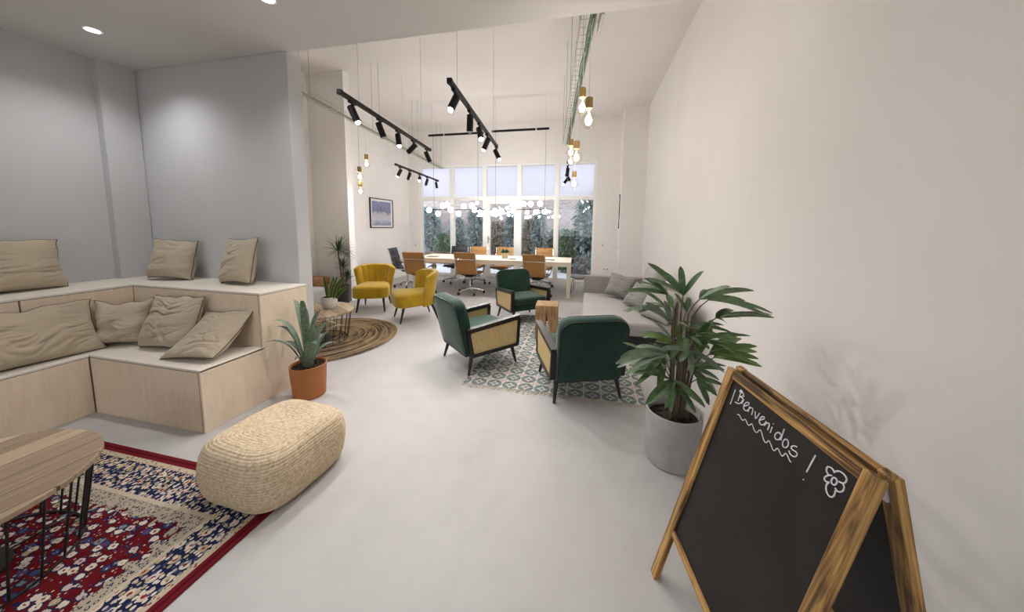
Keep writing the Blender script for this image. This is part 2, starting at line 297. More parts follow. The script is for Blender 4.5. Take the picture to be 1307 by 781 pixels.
# ---------------------------------------------------------------- mesh builder
class MB:
    def __init__(s): s.b = bmesh.new()
    def _merge(s, bm, mx=None):
        if mx is not None: bmesh.ops.transform(bm, matrix=mx, verts=bm.verts)
        me = bpy.data.meshes.new('tmp'); bm.to_mesh(me); bm.free(); s.b.from_mesh(me); bpy.data.meshes.remove(me); return s
    def box(s, c, size, bevel=0., seg=2, rot=None):
        bm = bmesh.new(); bmesh.ops.create_cube(bm, size=1.)
        bmesh.ops.scale(bm, vec=size, verts=bm.verts)
        if bevel: bmesh.ops.bevel(bm, geom=bm.edges[:], offset=bevel, segments=seg, affect='EDGES', profile=.5)
        mx = Matrix.Translation(c)
        if rot is not None: mx = mx@rot.to_4x4()
        return s._merge(bm, mx)
    def b2(s, x0, x1, y0, y1, z0, z1, bevel=0., seg=2): return s.box(((x0+x1)/2, (y0+y1)/2, (z0+z1)/2), (abs(x1-x0), abs(y1-y0), abs(z1-z0)), bevel, seg)
    def loft(s, rings, closed=True, cap=True, loop=False):
        b = s.b; vs = [[b.verts.new(p) for p in r] for r in rings]; n = len(rings[0])
        R = len(vs)
        for i in range(R if loop else R-1):
            a, c = vs[i], vs[(i+1) % R]
            for j in range(n if closed else n-1):
                k = (j+1) % n
                try: b.faces.new((a[j], a[k], c[k], c[j]))
                except ValueError: pass
        if cap and closed and not loop:
            for r in (vs[0][::-1], vs[-1]):
                try: b.faces.new(r)
                except ValueError: pass
        return s
    def lathe(s, prof, seg=32, c=(0, 0, 0), cap=True):
        c = V(c); return s.loft([[c+V((r*cos(2*pi*j/seg), r*sin(2*pi*j/seg), z)) for j in range(seg)] for r, z in prof], True, cap)
    def cyl(s, p0, p1, r0, r1=None, seg=12):
        return s.tube([p0, p1], [r0, r0 if r1 is None else r1], seg)
    def tube(s, pts, r, seg=8, closed=False):
        pts = [V(p) for p in pts]; n = len(pts); rs = r if isinstance(r, (list, tuple)) else [r]*n
        rings = []; up = None
        for i in range(n):
            if closed: d = pts[(i+1) % n]-pts[i-1]
            else: d = pts[min(i+1, n-1)]-pts[max(i-1, 0)]
            d.normalize()
            if up is None: up = V((0, 0, 1)) if abs(d.z) < .9 else V((1, 0, 0))
            a = d.cross(up); a.normalize(); e = a.cross(d); up = e
            rings.append([pts[i]+(a*cos(2*pi*j/seg)+e*sin(2*pi*j/seg))*rs[i] for j in range(seg)])
        return s.loft(rings, True, True, closed)
    def sphere(s, c, r, u=20, v=12, sc=(1, 1, 1)):
        bm = bmesh.new(); bmesh.ops.create_uvsphere(bm, u_segments=u, v_segments=v, radius=r)
        return s._merge(bm, Matrix.Translation(c)@Matrix.Diagonal((*sc, 1)))
    def prism(s, poly, axis, a, bb, bevel=0.):
        # poly in the plane perpendicular to axis; extruded from a to bb along axis
        def P(p, t): return {'x': (t, p[0], p[1]), 'y': (p[0], t, p[1]), 'z': (p[0], p[1], t)}[axis]
        bm = bmesh.new(); r0 = [bm.verts.new(P(p, a)) for p in poly]; r1 = [bm.verts.new(P(p, bb)) for p in poly]; n = len(poly)
        bm.faces.new(r0[::-1]); bm.faces.new(r1)
        for j in range(n): k = (j+1) % n; bm.faces.new((r0[j], r0[k], r1[k], r1[j]))
        bmesh.ops.recalc_face_normals(bm, faces=bm.faces)
        if bevel: bmesh.ops.bevel(bm, geom=[e for e in bm.edges if abs({'x': 0, 'y': 1, 'z': 2}[axis]+0) >= 0 and len(e.link_faces) == 2 and any(len(f.verts) > 4 or f.calc_area() > 0 for f in e.link_faces) and e.calc_face_angle(0) > .6], offset=bevel, segments=3, affect='EDGES')
        return s._merge(bm)
    def grid(s, fn, nu, nv):
        b = s.b; vs = [[b.verts.new(fn(i/nu, j/nv)) for j in range(nv+1)] for i in range(nu+1)]
        for i in range(nu):
            for j in range(nv): b.faces.new((vs[i][j], vs[i+1][j], vs[i+1][j+1], vs[i][j+1]))
        return s
    def blade(s, pts, widths, nrm, fold=.25):
        # leaf: centre line pts with half widths; nrm = rough upper-side normal
        b = s.b; rows = []; n = len(pts); pts = [V(p) for p in pts]
        for i in range(n):
            d = (pts[min(i+1, n-1)]-pts[max(i-1, 0)]).normalized(); sd = d.cross(V(nrm))
            if sd.length < 1e-4: sd = d.cross(V((.3, .5, .8)))
            sd.normalize(); up = sd.cross(d); w = widths[i]
            rows.append([b.verts.new(pts[i]-sd*w+up*w*fold), b.verts.new(pts[i]), b.verts.new(pts[i]+sd*w+up*w*fold)])
        for i in range(n-1):
            for j in (0, 1): b.faces.new((rows[i][j], rows[i][j+1], rows[i+1][j+1], rows[i+1][j]))
        return s
    def xf(s, mx): bmesh.ops.transform(s.b, matrix=mx, verts=s.b.verts); return s
    def build(s, name, mat, parent=None, smooth=35, loc=None, rot=None, weld=True, fixn=True):
        if weld: bmesh.ops.remove_doubles(s.b, verts=s.b.verts, dist=1e-5)
        if fixn: bmesh.ops.recalc_face_normals(s.b, faces=s.b.faces)
        me = bpy.data.meshes.new(name); s.b.to_mesh(me); s.b.free()
        me.materials.append(M[mat] if isinstance(mat, str) else mat)
        if smooth:
            me.polygons.foreach_set('use_smooth', [True]*len(me.polygons)); me.set_sharp_from_angle(angle=radians(smooth))
        o = bpy.data.objects.new(name, me); COL.objects.link(o)
        if parent: o.parent = parent
        if loc is not None: o.location = loc
        if rot is not None: o.rotation_euler = rot
        return o

def tag(o, label=None, cat=None, group=None, kind=None):
    if label: o['label'] = label
    if cat: o['category'] = cat
    if group: o['group'] = group
    if kind: o['kind'] = kind
    return o
def thing(name, label, cat, loc=(0, 0, 0), rz=0., group=None):
    o = bpy.data.objects.new(name, None); o.empty_display_size = .05; COL.objects.link(o); o.location = loc; o.rotation_euler = (0, 0, rz)
    return tag(o, label, cat, group)
def struct(o): o['kind'] = 'structure'; return o
KIDS = {}
def children(o): return [c for c in bpy.data.objects if c.parent == o]
def copy_tree(o, parent=None):
    c = o.copy(); COL.objects.link(c)
    if parent: c.parent = parent
    for ch in children(o): copy_tree(ch, c)
    return c
def rpoly(pts, r, seg=5):
    # rounded polygon
    out = []; n = len(pts)
    for i in range(n):
        p = V(pts[i]).to_2d() if False else Vector((pts[i][0], pts[i][1])); a = Vector(pts[i-1])-p; b = Vector(pts[(i+1) % n])-p
        rr = r[i] if isinstance(r, (list, tuple)) else r
        if rr <= 0: out.append(tuple(p)); continue
        a.normalize(); b.normalize(); ang = a.angle(b); dd = rr/math.tan(ang/2); p0 = p+a*dd; p1 = p+b*dd
        for k in range(seg+1):
            u = k/seg; q = p0*(1-u)**2+p*2*u*(1-u)+p1*u*u; out.append((q.x, q.y))
    return out

# ================================================================= ROOM SHELL
XR, XL, YF, HC, HL = 1.27, -5.3, 8.6, 4.3, 3.03
YB = -3.2
struct(MB().b2(XL-.3, XR+.25, YB-.2, YF+.03, -.12, 0).build('floor', 'floor', smooth=0))
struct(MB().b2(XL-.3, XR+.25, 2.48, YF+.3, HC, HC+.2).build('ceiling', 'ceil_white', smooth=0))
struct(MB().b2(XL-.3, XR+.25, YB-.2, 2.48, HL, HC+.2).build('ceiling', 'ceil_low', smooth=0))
struct(MB().b2(XR, XR+.2, YB, YF+.2, 0, HC).build('wall_right', 'wall_white', smooth=0))
struct(MB().b2(XL-.2, XL, 2.57, YF+.2, 0, HC).build('wall_left', 'wall_white', smooth=0))
struct(MB().b2(-4.9, -4.66, YB, 2.45, 0, HL).b2(-4.68, -4.58, 2.19, 2.45, 0, HL).build('wall_nook', 'wall_grey', smooth=0))
struct(MB().b2(-5.3, -2.70, 2.455, 2.60, 0, HL, .004, 1).build('wall_partition', 'wall_grey', smooth=0))
struct(MB().b2(XL, -4.5, 5.2, 5.34, 0, HC).build('wall_pillar', 'wall_white', smooth=0))
struct(MB().b2(.73, XR, 7.95, YF+.1, 0, HC).build('wall_recess', 'wall_white', smooth=0))
# far wall around the glazing
WX0, WX1, WZ1 = -4.97, .14, 3.22
struct(MB().b2(XL, WX0, YF, YF+.2, 0, HC).b2(WX1, XR, YF, YF+.2, 0, HC).b2(WX0, WX1, YF, YF+.2, WZ1, HC).build('wall_far', 'wall_white', smooth=0))
# wall behind the viewer with an unseen window added to let in daylight
BX0, BX1, BZ0, BZ1 = -3.2, .3, .8, 2.7
struct(MB().b2(-4.9, BX0, YB-.2, YB, 0, HL).b2(BX1, XR, YB-.2, YB, 0, HL).b2(BX0, BX1, YB-.2, YB, BZ1, HL).b2(BX0, BX1, YB-.2, YB, 0, BZ0).build('wall_back', 'wall_white', smooth=0))
wm = MB().b2(BX0, BX1, YB-.14, YB-.06, BZ0, BZ0+.06).b2(BX0, BX1, YB-.14, YB-.06, BZ1-.06, BZ1)
cuts = [BX0+(BX1-BX0)*k/3 for k in range(4)]
for k in range(4): wm.b2(cuts[k]+(-.03 if k else 0), cuts[k]+(.03 if k < 3 else 0)+(.03 if k == 0 else 0), YB-.138, YB-.062, BZ0, BZ1)
w2 = struct(wm.build('added_window', 'frame_white', smooth=0))
for k in range(3): MB().b2(cuts[k]+.03, cuts[k+1]-.03, YB-.105, YB-.095, BZ0+.06, BZ1-.06).build('pane', 'glass_pane', w2, smooth=0)
# baseboards
struct(MB().b2(XL, XL+.015, 2.6, 5.2, 0, .10, .003, 1).b2(XL, XL+.015, 5.34, YF, 0, .10, .003, 1).build('baseboard_left', 'frame_white', smooth=0))
struct(MB().b2(XL, -4.5, 5.185, 5.2, 0, .10, .003, 1).b2(-4.5, -4.485, 5.185, 5.34, 0, .10, .003, 1).build('baseboard_pillar', 'frame_white', smooth=0))
# glazing: five bays, upper lights and lower lights, middle bay is a door
bay = [(-4.90, -4.00), (-3.87, -2.99), (-2.87, -1.99), (-1.86, -.95), (-.82, .085)]
fr = MB(); y0, y1 = YF+.02, YF+.12
ZT0, ZT1 = 2.17, 2.33
fr.b2(WX0+.01, WX1-.01, y0+.004, y1-.004, 0, .075).b2(WX0+.01, WX1-.01, y0+.004, y1-.004, WZ1-.06, WZ1-.002).b2(WX0+.01, WX1-.01, y0+.004, y1-.004, ZT0+.05, ZT1)
xs = [WX0]+[v for p in bay for v in p]+[WX1]
for i in range(0, 12, 2): fr.b2(xs[i], xs[i+1], y0, y1, .0, WZ1, .004, 1)
win = struct(fr.build('window_1', 'frame_white', smooth=0))
for i, (a, b) in enumerate(bay):
    MB().b2(a, b, YF+.065, YF+.075, ZT1, WZ1-.06).build('pane', 'glass_frost', win, smooth=0)
    if i != 2: MB().b2(a, b, YF+.065, YF+.075, .075, ZT0+.05).build('pane', 'glass_pane', win, smooth=0)
a, b = bay[2]; dm = MB()
dm.b2(a, a+.10, y0-.01, y1-.02, .02, ZT0+.05, .004, 1).b2(b-.075, b, y0-.01, y1-.02, .02, ZT0+.05, .004, 1).b2(a+.004, b-.004, y0-.007, y1-.023, .023, .13).b2(a+.004, b-.004, y0-.007, y1-.023, ZT0-.05, ZT0+.047)
door = struct(dm.build('door_1', 'frame_white', smooth=0))
MB().b2(a+.10, b-.075, YF+.065, YF+.075, .13, ZT0-.05).build('pane', 'glass_pane', door, smooth=0)
h = MB().b2(a+.03, a+.07, y0-.025, y0-.008, 1.0, 1.2, .004, 1).cyl((a+.05, y0-.02, 1.14), (a+.05, y0-.07, 1.14), .011).cyl((a+.045, y0-.065, 1.14), (a+.18, y0-.065, 1.14), .011)
tag(h.build('handle', 'steel', door), 'white lever handle')
# small fittings on the walls
def socket_plate(name, label, cat, c, wid, dirn, holes=2, hgt=.085):
    # c on the wall; dirn = outward normal axis
    o = thing(name, label, cat, c, {'-y': 0., '+x': pi/2, '-x': -pi/2}[dirn])
    MB().b2(-wid/2, wid/2, -.012, 0, -hgt/2, hgt/2, .006, 2).build('cover_plate', 'plastic_white', o)
    for k in range(holes):
        x = (k-(holes-1)/2)*wid/max(holes, 1)
        MB().lathe([(.026, 0), (.026, .004), (.02, .004), (.018, .001)], 20).xf(Matrix.Translation((x, -.013, 0))@Matrix.Rotation(pi/2, 4, 'X')).build('socket_hole' if holes > 1 else 'dial', 'plastic_grey', o)
    return o
socket_plate('wall_socket', 'white double wall socket beside the garden window above the sofa arm', 'socket', (.47, YF, .39), .16, '-y')
socket_plate('wall_switch', 'small white switch on the white wall right of the garden window', 'switch', (.37, YF, 1.03), .085, '-y', 1)
socket_plate('wall_switch', 'small white switch on the far left wall beside the garden window', 'switch', (-5.12, YF, .9), .085, '-y', 1)
socket_plate('wall_socket', 'white wall socket low on the left wall behind the tall spiky plant', 'socket', (XL, 6.3, .2), .24, '+x', 3)
o = thing('wall_intercom', 'small grey intercom box on the white recess wall behind the sofa', 'intercom', (.73, 8.3, .98), -pi/2)
MB().b2(-.05, .05, -.03, 0, -.07, .07, .008).build('intercom_body', 'plastic_white', o); MB().b2(-.03, .03, -.036, -.029, .0, .045, .003).build('screen', 'plastic_grey', o)
o = thing('picture_frame', 'thin dark picture frame seen edge-on on the right recess wall', 'picture', (.73, 8.34, 1.9), -pi/2)
MB().b2(-.13, .13, -.02, 0, -.42, .42, .003).build('picture_frame_edge', 'black_metal', o); MB().b2(-.115, .115, -.024, -.018, -.4, .4).build('print', 'mat_white', o)
# framed picture on the left wall (local x along the wall, -y out of the wall)
o = thing('framed_picture', 'framed blue and beige picture with white mat on the left wall', 'picture', (XL, 7.28, 1.785), pi/2)
pw, ph = .92, .75
f = MB()
for a in ((-pw/2, pw/2, -.035, 0, ph/2-.022, ph/2), (-pw/2, pw/2, -.035, 0, -ph/2, -ph/2+.022), (-pw/2, -pw/2+.022, -.035, 0, -ph/2, ph/2), (pw/2-.022, pw/2, -.035, 0, -ph/2, ph/2)): f.b2(*a, .002, 1)
f.build('frame', 'black_metal', o); MB().b2(-pw/2+.02, pw/2-.02, -.018, -.002, -ph/2+.02, ph/2-.02).build('mat_board', 'mat_white', o, 0)
MB().b2(-.385, .375, -.021, -.017, -.315, .30).build('print', 'artwork', o, 0)

# ================================================================= PLYWOOD STEPPED SEATING
BX, BY = -2.62, 1.57; LX = -3.74; UX, UY = -4.07, 2.01; T1, T2 = .467, .925; BEND = -1.6; e = .004
bench = thing('stepped_seating', 'L-shaped two-step plywood bench seating built into the grey corner', 'bench', (-3.7, 2.0, 0))
O = V(bench.location)
def bp(name, mat, *boxes, label=None):
    mb = MB()
    for x0, x1, yy0, yy1, z0, z1 in boxes: mb.b2(x0, x1, yy0, yy1, z0, z1, .0025, 1)
    mb.xf(Matrix.Translation(-O)); ob = mb.build(name, mat, bench, 0)
    if label: ob['label'] = label
    return ob
th = .018; yw, xw = 2.45, -4.575
bp('lower_riser', 'plywood', (LX+e, BX-th-e, BY, BY+th, 0, T1-th-e))                      # facing the viewer
bp('lower_riser', 'plywood', (LX-th, LX, -.2+e, BY-e, 0, T1-th-e)); bp('lower_riser', 'plywood', (LX-th, LX, BEND, -.2-e, 0, T1-th-e))
bp('end_panel', 'plywood', (BX-th, BX, BY+.001, yw-.001, 0, T1-e), (BX-th, BX, UY+.001, yw-.001, T1-e, T2-th-e), label='pale plywood end panel stepped like the seating')
bp('lower_tread', 'plywood_tread_lit', (UX-.01, BX, BY+.001, UY+.01, T1-th, T1)); bp('lower_tread', 'plywood_tread_lit', (UX-.01, LX, BEND, BY-.001, T1-th, T1))
bp('upper_riser', 'plywood', (UX+e, BX-th-e, UY, UY+th, T1, T2-th-e))
bp('upper_riser', 'plywood', (UX-th, UX, 1.42+e, UY, T1, T2-th-e)); bp('upper_riser', 'plywood', (UX-th, UX, .2+e, 1.42-e, T1, T2-th-e)); bp('upper_riser', 'plywood', (UX-th, UX, BEND, .2-e, T1, T2-th-e))
bp('upper_tread', 'plywood_tread_lit', (xw, BX, UY+.001, yw, T2-th, T2)); bp('upper_tread', 'plywood_tread_lit', (xw-.08, UX, BEND, UY, T2-th, T2), (xw-.08, xw, UY, 2.185, T2-th, T2))
# dark joint strips where panels meet
for q in ((LX+.001, BX-.001, BY+.0012, BY+.014, T1-th-e-.001, T1-th), (LX-.014, LX-.0012, BEND, BY, T1-th-e-.001, T1-th), (BX-th-e, BX-th, BY+.0012, BY+.014, 0, T1-th), (LX-.004, LX+.004, BY-.0015, BY+.01, 0, T1-th),
          (UX, BX-th-e, UY+.0012, UY+.014, T2-th-e-.001, T2-th), (UX-.014, UX-.0012, BEND, UY, T2-th-e-.001, T2-th), (UX-.003, UX+.004, UY-.0015, UY+.01, T1, T2-th), (BX-th-e, BX-th, UY+.0012, UY+.014, T1, T2-th), (UX-.014, UX-.0012, 1.42-e, 1.42+e, T1, T2-th),
          (BX-.014, BX-.0012, BY+.002, yw, T1-e, T1-e+.003), (BX-.014, BX-.0012, UY+.002, yw, T2-th-e, T2-th)):
    bp('joint_strip', 'ply_edge', q)

# ---------------------------------------------------------------- pillows
def cushion(name, label, cat, w, h, t, loc, lean, rz, seed, mat='linen_beige', wr=1., slump=.35, roll=0., group=None, twist=0., ears=.07, seam='piping_dark', fold=0.):
    """local x = width, local z = up, local -y = front.  loc = middle of the bottom edge"""
    o = thing(name, label, cat, loc, rz, group); N = 76
    def surf(u, v, side):
        su, sv = 2*u-1, 2*v-1
        px = w/2*su*(1-ears*(1-sv*sv)); pz = h/2*(1+sv*(1-ears*(1-su*su)))
        env = max(0., (1-su**2)*(1-sv**2)); th_ = t/2*env**.42*(1-slump*sv)
        wp = noise.noise(V((px*4+seed, pz*4, seed+side*3)))
        def ridge(fx, fz, ox, k):
            v_ = noise.noise(V((px*fx+wp*.9+ox, pz*fz+px*2.*(side*2-1)+wp*1.6-ox, seed*1.3+side*4+ox))); return max(0., 1-abs(v_)*k)
        mask = min(1, max(0, .55+1.3*noise.noise(V((px*5+seed*2, pz*5, 9+side)))))
        th_ += wr*env**.35*(.007*noise.noise(V((px*6+seed, pz*9, seed)))-mask*(.013*ridge(2.6, 11, seed, 5)+.007*ridge(6, 21, seed+3, 4)))*min(1, t/.12)
        low = max(0., 1-pz/(h*.35)); th_ += .18*t*low*env**.5
        y = (-1 if side == 0 else 1)*max(th_, 0.0)
        y += fold*(1-v)**2*-1
        px += wr*.010*noise.noise(V((0, pz*9, seed*3))); pz += wr*.014*noise.noise(V((px*8, 0, seed*5)))*(v)
        y += twist*su*sv
        return V((px, y, pz))
    mb = MB(); mb.grid(lambda u, v: surf(u, v, 0), N, N); mb.grid(lambda u, v: surf(u, v, 1), N, N)
    rm = Matrix.Rotation(lean, 4, 'X')@Matrix.Rotation(roll, 4, 'Y')
    mb.xf(rm); zmin = min(v.co.z for v in mb.b.verts); mb.xf(Matrix.Translation((0, 0, -zmin)))
    mb.build('cushion_cover', mat, o, 60)
    # seam along the outline
    edge = [(i/N, 0) for i in range(N)]+[(1, i/N) for i in range(N)]+[(1-i/N, 1) for i in range(N)]+[(0, 1-i/N) for i in range(N)]
    pts = [rm@((surf(u, v, 0)+surf(u, v, 1))/2) - V((0, 0, zmin)) for u, v in edge]
    MB().tube(pts, .0028, 6, True).build('seam', seam, o, 60)
    return o
G = 'beige pillows on the plywood seating'
g1 = 'beige linen pillow '
cushion('pillow', 'large beige linen pillow on the upper left plywood step against grey wall', 'pillow', .66, .42, .19, (-4.44, 1.47, T2), -.13, pi/2, 1., group=G, wr=1.5)
cushion('pillow', 'wide beige pillow with puckered top corner standing on the upper step near the corner', 'pillow', .47, .40, .19, (-4.06, 2.27, T2), -.22, .16, 2., group=G, roll=.03, wr=1.5, ears=.09)
cushion('pillow', 'narrow upright beige pillow at the right end of the upper step', 'pillow', .42, .43, .17, (-3.22, 2.26, T2), -.25, -.12, 3., group=G, wr=1.1, roll=-.05)
cushion('pillow', 'very long creased beige pillow leaning on the lower left step', 'pillow', 1.02, .42, .155, (-3.85, 1.20, T1), -.36, pi/2-.05, 4., group=G, roll=0., wr=2.0)
cushion('pillow', 'crumpled beige pillow tucked into the inner corner of the lower step', 'pillow', .40, .37, .21, (-3.80, 1.775, T1), -.20, .46, 5., group=G, wr=2.4, ears=.13)
cushion('pillow', 'plump square beige pillow in the middle of the lower step', 'pillow', .48, .43, .19, (-3.36, 1.80, T1), -.34, .10, 6., group=G, wr=1.8)
cushion('pillow', 'slumped beige pillow sagging onto the right end of the lower step', 'pillow', .47, .42, .14, (-2.89, 1.765, T1), -.60, .02, 7., group=G, wr=1.3, fold=.13, roll=-.10, ears=.05)

# ================================================================= LOW LOUNGE: rugs, pouf, coffee tables
rug = MB().b2(-RA, RA, -RB, RB, 0, .009, .003, 1).build('persian_rug', 'persian', None, 0, (-2.59, -.15, 0))
tag(rug, 'red and navy patterned oriental rug on the grey floor', 'rug')

def straw_pouf():
    o = thing('woven_pouf', 'square braided straw pouf on the corner of the red rug', 'pouf', (-1.765, 1.40, .009), radians(-3)); mb = MB()
    hx, hy, H = .285, .29, .315
    def ring(ix, z, n=120, p=4.2):
        a, b = max(hx-ix, .003), max(hy-ix, .003); pts = []
        for j in range(n):
            tt = 2*pi*j/n; c, s = cos(tt), sin(tt); k = (abs(c)**p+abs(s)**p)**(-1/p); pts.append(V((a*c*k, b*s*k, z)))
        return pts
    path = []                                           # (inset, z) along the profile
    L = [(.05, 0.0), (.02, .02), (.004, .06), (-.004, .12), (-.004, .18), (.004, .24), (.022, .285), (.055, .308), (.09, .315), (.16, .312), (.22, .308), (.27, .306), (.282, .306)]
    for (a0, z0), (a1, z1) in zip(L, L[1:]):
        l = sqrt((a1-a0)**2+(z1-z0)**2); k = max(2, int(l/.0032))
        for i in range(k):
            u = i/k; path.append((a0+(a1-a0)*u, z0+(z1-z0)*u, (z1-z0)/l, (a1-a0)/l))
    rings = []; s = 0; prev = None
    for a, z, nx, nz in path:
        if prev: s += sqrt((a-prev[0])**2+(z-prev[1])**2)
        prev = (a, z); d = .0035*(abs(sin(pi*s/.0155))-.5)
        R = ring(a-d*nx, z+d*nz)
        for q in R: q += V((0, 0, 1))*(.008*noise.noise(q*6))*min(1, z/.1); q.x += .008*noise.noise(q*5+V((3, 1, 4))); q.y += .008*noise.noise(q*5+V((7, 1, 2)))
        rings.append(R)
    mb.loft(rings); mb.build('pouf_body', 'straw', o, 80)
    return o
straw_pouf()

def wire_table(label, loc, rz, R=.44, H=.40):
    o = thing('coffee_table', label, 'coffee table', loc, rz, None)
    MB().lathe([(0.001, H-.028), (R-.004, H-.028), (R, H-.024), (R, H-.005), (R-.004, H), (.001, H)], 72).build('table_top', 'plank_top', o, 30)
    r0, r1 = R-.03, R-.085; zt = H-.032
    MB().tube([(r0*cos(2*pi*i/48), r0*sin(2*pi*i/48), zt) for i in range(48)], .005, 8, True).build('upper_ring', 'black_metal', o)
    MB().tube([(r1*cos(2*pi*i/48), r1*sin(2*pi*i/48), .006) for i in range(48)], .005, 8, True).build('base_ring', 'black_metal', o)
    for i in range(26):
        a = 2*pi*i/26; c, s = cos(a), sin(a)
        MB().tube([(r0*c, r0*s, zt), ((r0+r1)/2*c, (r0+r1)/2*s, zt*.5), (r1*c, r1*s, .006)], .0042, 6).build('wire_rod', 'black_metal', o)
    MB().lathe([(.001, .004), (.17, .004), (.17, .012), (.001, .012)], 40).cyl((-r1, 0, .006), (r1, 0, .006), .004).cyl((0, -r1, .006), (0, r1, .006), .004).build('base_plate', 'black_metal', o)
    return o
wire_table('round plank-topped wire coffee table on the red rug by the lower left corner', (-2.515, .59, .009), radians(90))
jr = MB().lathe([(.001, 0), (.865, 0), (.872, .006), (.862, .012), (.001, .012)], 96).build('jute_rug', 'jute_rug', None, 30, (-3.34, 3.38, 0))
tag(jr, 'round jute rug with dark spiral rings near the yellow chairs', 'rug')
wire_table('round plank-topped wire coffee table on the jute rug carrying a potted plant', (-3.36, 3.24, .012), radians(-30))

# kilim under the green armchairs
kw, kl = 1.66, 2.40
ko = thing('kilim_rug', 'grey-blue and cream tile-patterned rug with tasselled ends under the green armchairs', 'rug', (-.30, 3.88, 0), radians(0))
MB().b2(-kw/2, kw/2, -kl/2, kl/2, 0, .007, .002, 1).build('woven_field', 'kilim', ko, 0)
for sgn in (-1, 1):
    fm = MB(); rnd = random.Random(5+sgn)
    for i in range(110):
        x = -kw/2+.01+(kw-.02)*i/109; dx = rnd.uniform(-.02, .02); l = rnd.uniform(.035, .065)
        fm.tube([(x, sgn*kl/2, .004), (x+dx*.5, sgn*(kl/2+l*.5), .006), (x+dx, sgn*(kl/2+l), .003)], [.005, .004, .0025], 5)
    fm.build('fringe', 'fringe', ko)

# ---------------------------------------------------------------- green armchair (front = +y)
def armchair():
    o = thing('armchair', None, 'armchair')
    for x in (-1, 1):
        for y, yt, yb in ((1, .245, .29), (-1, -.235, -.29)):
            MB().tube([(x*.265, yt, .215), (x*.300, yb, 0)], [.023, .0125], 14).build('leg', 'black_wood', o)
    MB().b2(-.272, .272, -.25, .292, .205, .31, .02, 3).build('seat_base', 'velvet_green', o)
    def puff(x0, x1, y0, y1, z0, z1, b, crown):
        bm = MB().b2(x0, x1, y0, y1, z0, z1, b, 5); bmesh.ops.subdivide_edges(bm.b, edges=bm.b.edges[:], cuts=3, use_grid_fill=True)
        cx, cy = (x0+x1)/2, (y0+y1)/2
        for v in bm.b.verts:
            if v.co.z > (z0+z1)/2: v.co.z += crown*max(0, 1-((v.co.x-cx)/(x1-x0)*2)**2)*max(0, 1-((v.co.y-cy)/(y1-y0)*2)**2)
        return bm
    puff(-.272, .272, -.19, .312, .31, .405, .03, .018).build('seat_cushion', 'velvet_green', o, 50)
    MB().tube([(x, y, .315) for x, y in rpoly([(-.274, -.19), (.274, -.19), (.274, .314), (-.274, .314)], .035, 6)], .0045, 6, True).build('cushion_piping', 'black_wood', o)
    # back: rounded slab leaning backwards
    prof = rpoly([(-.285, .20), (.285, .20), (.305, .785), (-.305, .785)], [.02, .02, .13, .13], 8)
    tilt = Matrix.Translation((0, -.20, .22))@Matrix.Rotation(radians(13), 4, 'X')@Matrix.Translation((0, 0, -.22))
    bm = MB(); rings = []
    for off, y in ((.035, .002), (.012, -.006), (0, -.025), (0, -.085), (.012, -.104), (.03, -.110)):
        ring = []
        for x, z in prof:
            d = Vector((x, z-.49)); k = 1-off/d.length; ring.append(V((d.x*k, y, .49+d.y*k)))
        rings.append(ring)
    # crowned front and back faces
    def cap(ring, y, bulge):
        out = []; c = V((0, y, .49))
        for f in (.75, .5, .25, .04): out.append([V((p.x*f, y+bulge*(1-f*f), .49+(p.z-.49)*f)) for p in ring])
        return out
    full = cap(rings[0], .002, .045)[::-1]+rings+cap(rings[-1], -.110, -.012)
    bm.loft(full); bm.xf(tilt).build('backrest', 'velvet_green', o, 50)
    for y, kk in ((-.106, .972), (-.002, .958)):
        MB().tube([(x*kk, y, .49+(z-.49)*kk) for x, z in prof], .0055, 6, True).xf(tilt).build('back_piping', 'black_wood', o)
    bt = MB()                                           # buttons on the front of the back
    for x in (-.13, 0, .13): bt.sphere((x, .045, .55), .009, 10, 8, (1, .6, 1))
    bt.xf(tilt).build('buttons', 'velvet_green', o)
    # arms
    outer = [(-.275, .185), (.305, .195), (.325, .525), (-.325, .470)]
    po = rpoly(outer, .035, 5); c = Vector((.01, .345))
    pi_ = []
    ins = [(-.246, .222), (.272, .228), (.288, .486), (-.287, .440)]
    pi_ = rpoly(ins, .022, 5)
    for s in (-1, 1):
        fm = MB(); x0, x1 = s*.288, s*.338
        R = [[V((x0, p[0], p[1])) for p in pi_], [V((x0, p[0], p[1])) for p in po], [V((x1, p[0], p[1])) for p in po], [V((x1, p[0], p[1])) for p in pi_]]
        fm.loft(R, True, False, True); ao = fm.build('arm_frame', 'black_wood', o, 40)
        MB().prism(pi_, 'x', s*.303, s*.329).build('cane_panel', 'cane', ao, 30)
        MB().prism(rpoly([(-.318, .4725), (.318, .527), (.322, .537), (-.318, .4825)], 0), 'x', s*.284, s*.343).build('arm_top', 'arm_wood', ao, 30)
    return o
ac = armchair()
ac['label'] = 'green velvet armchair seen from its back right corner, cane arm towards the viewer'
ac.location = (-1.16, 3.235, .0); ac.rotation_euler = (0, 0, radians(-41)); ac['group'] = 'green cane armchairs'
for lab, loc, rz in (('green velvet armchair seen squarely from behind, in front of the grey sofa and palm', (-.065, 2.915, 0), 21),
                     ('green velvet armchair facing the viewer beyond the wooden block stool', (-1.02, 4.88, 0), -141)):
    c = copy_tree(ac); c.location = loc; c.rotation_euler = (0, 0, radians(rz)); c['label'] = lab
for c in bpy.data.objects:
    if c.name.startswith('armchair'): c.location.z = .007

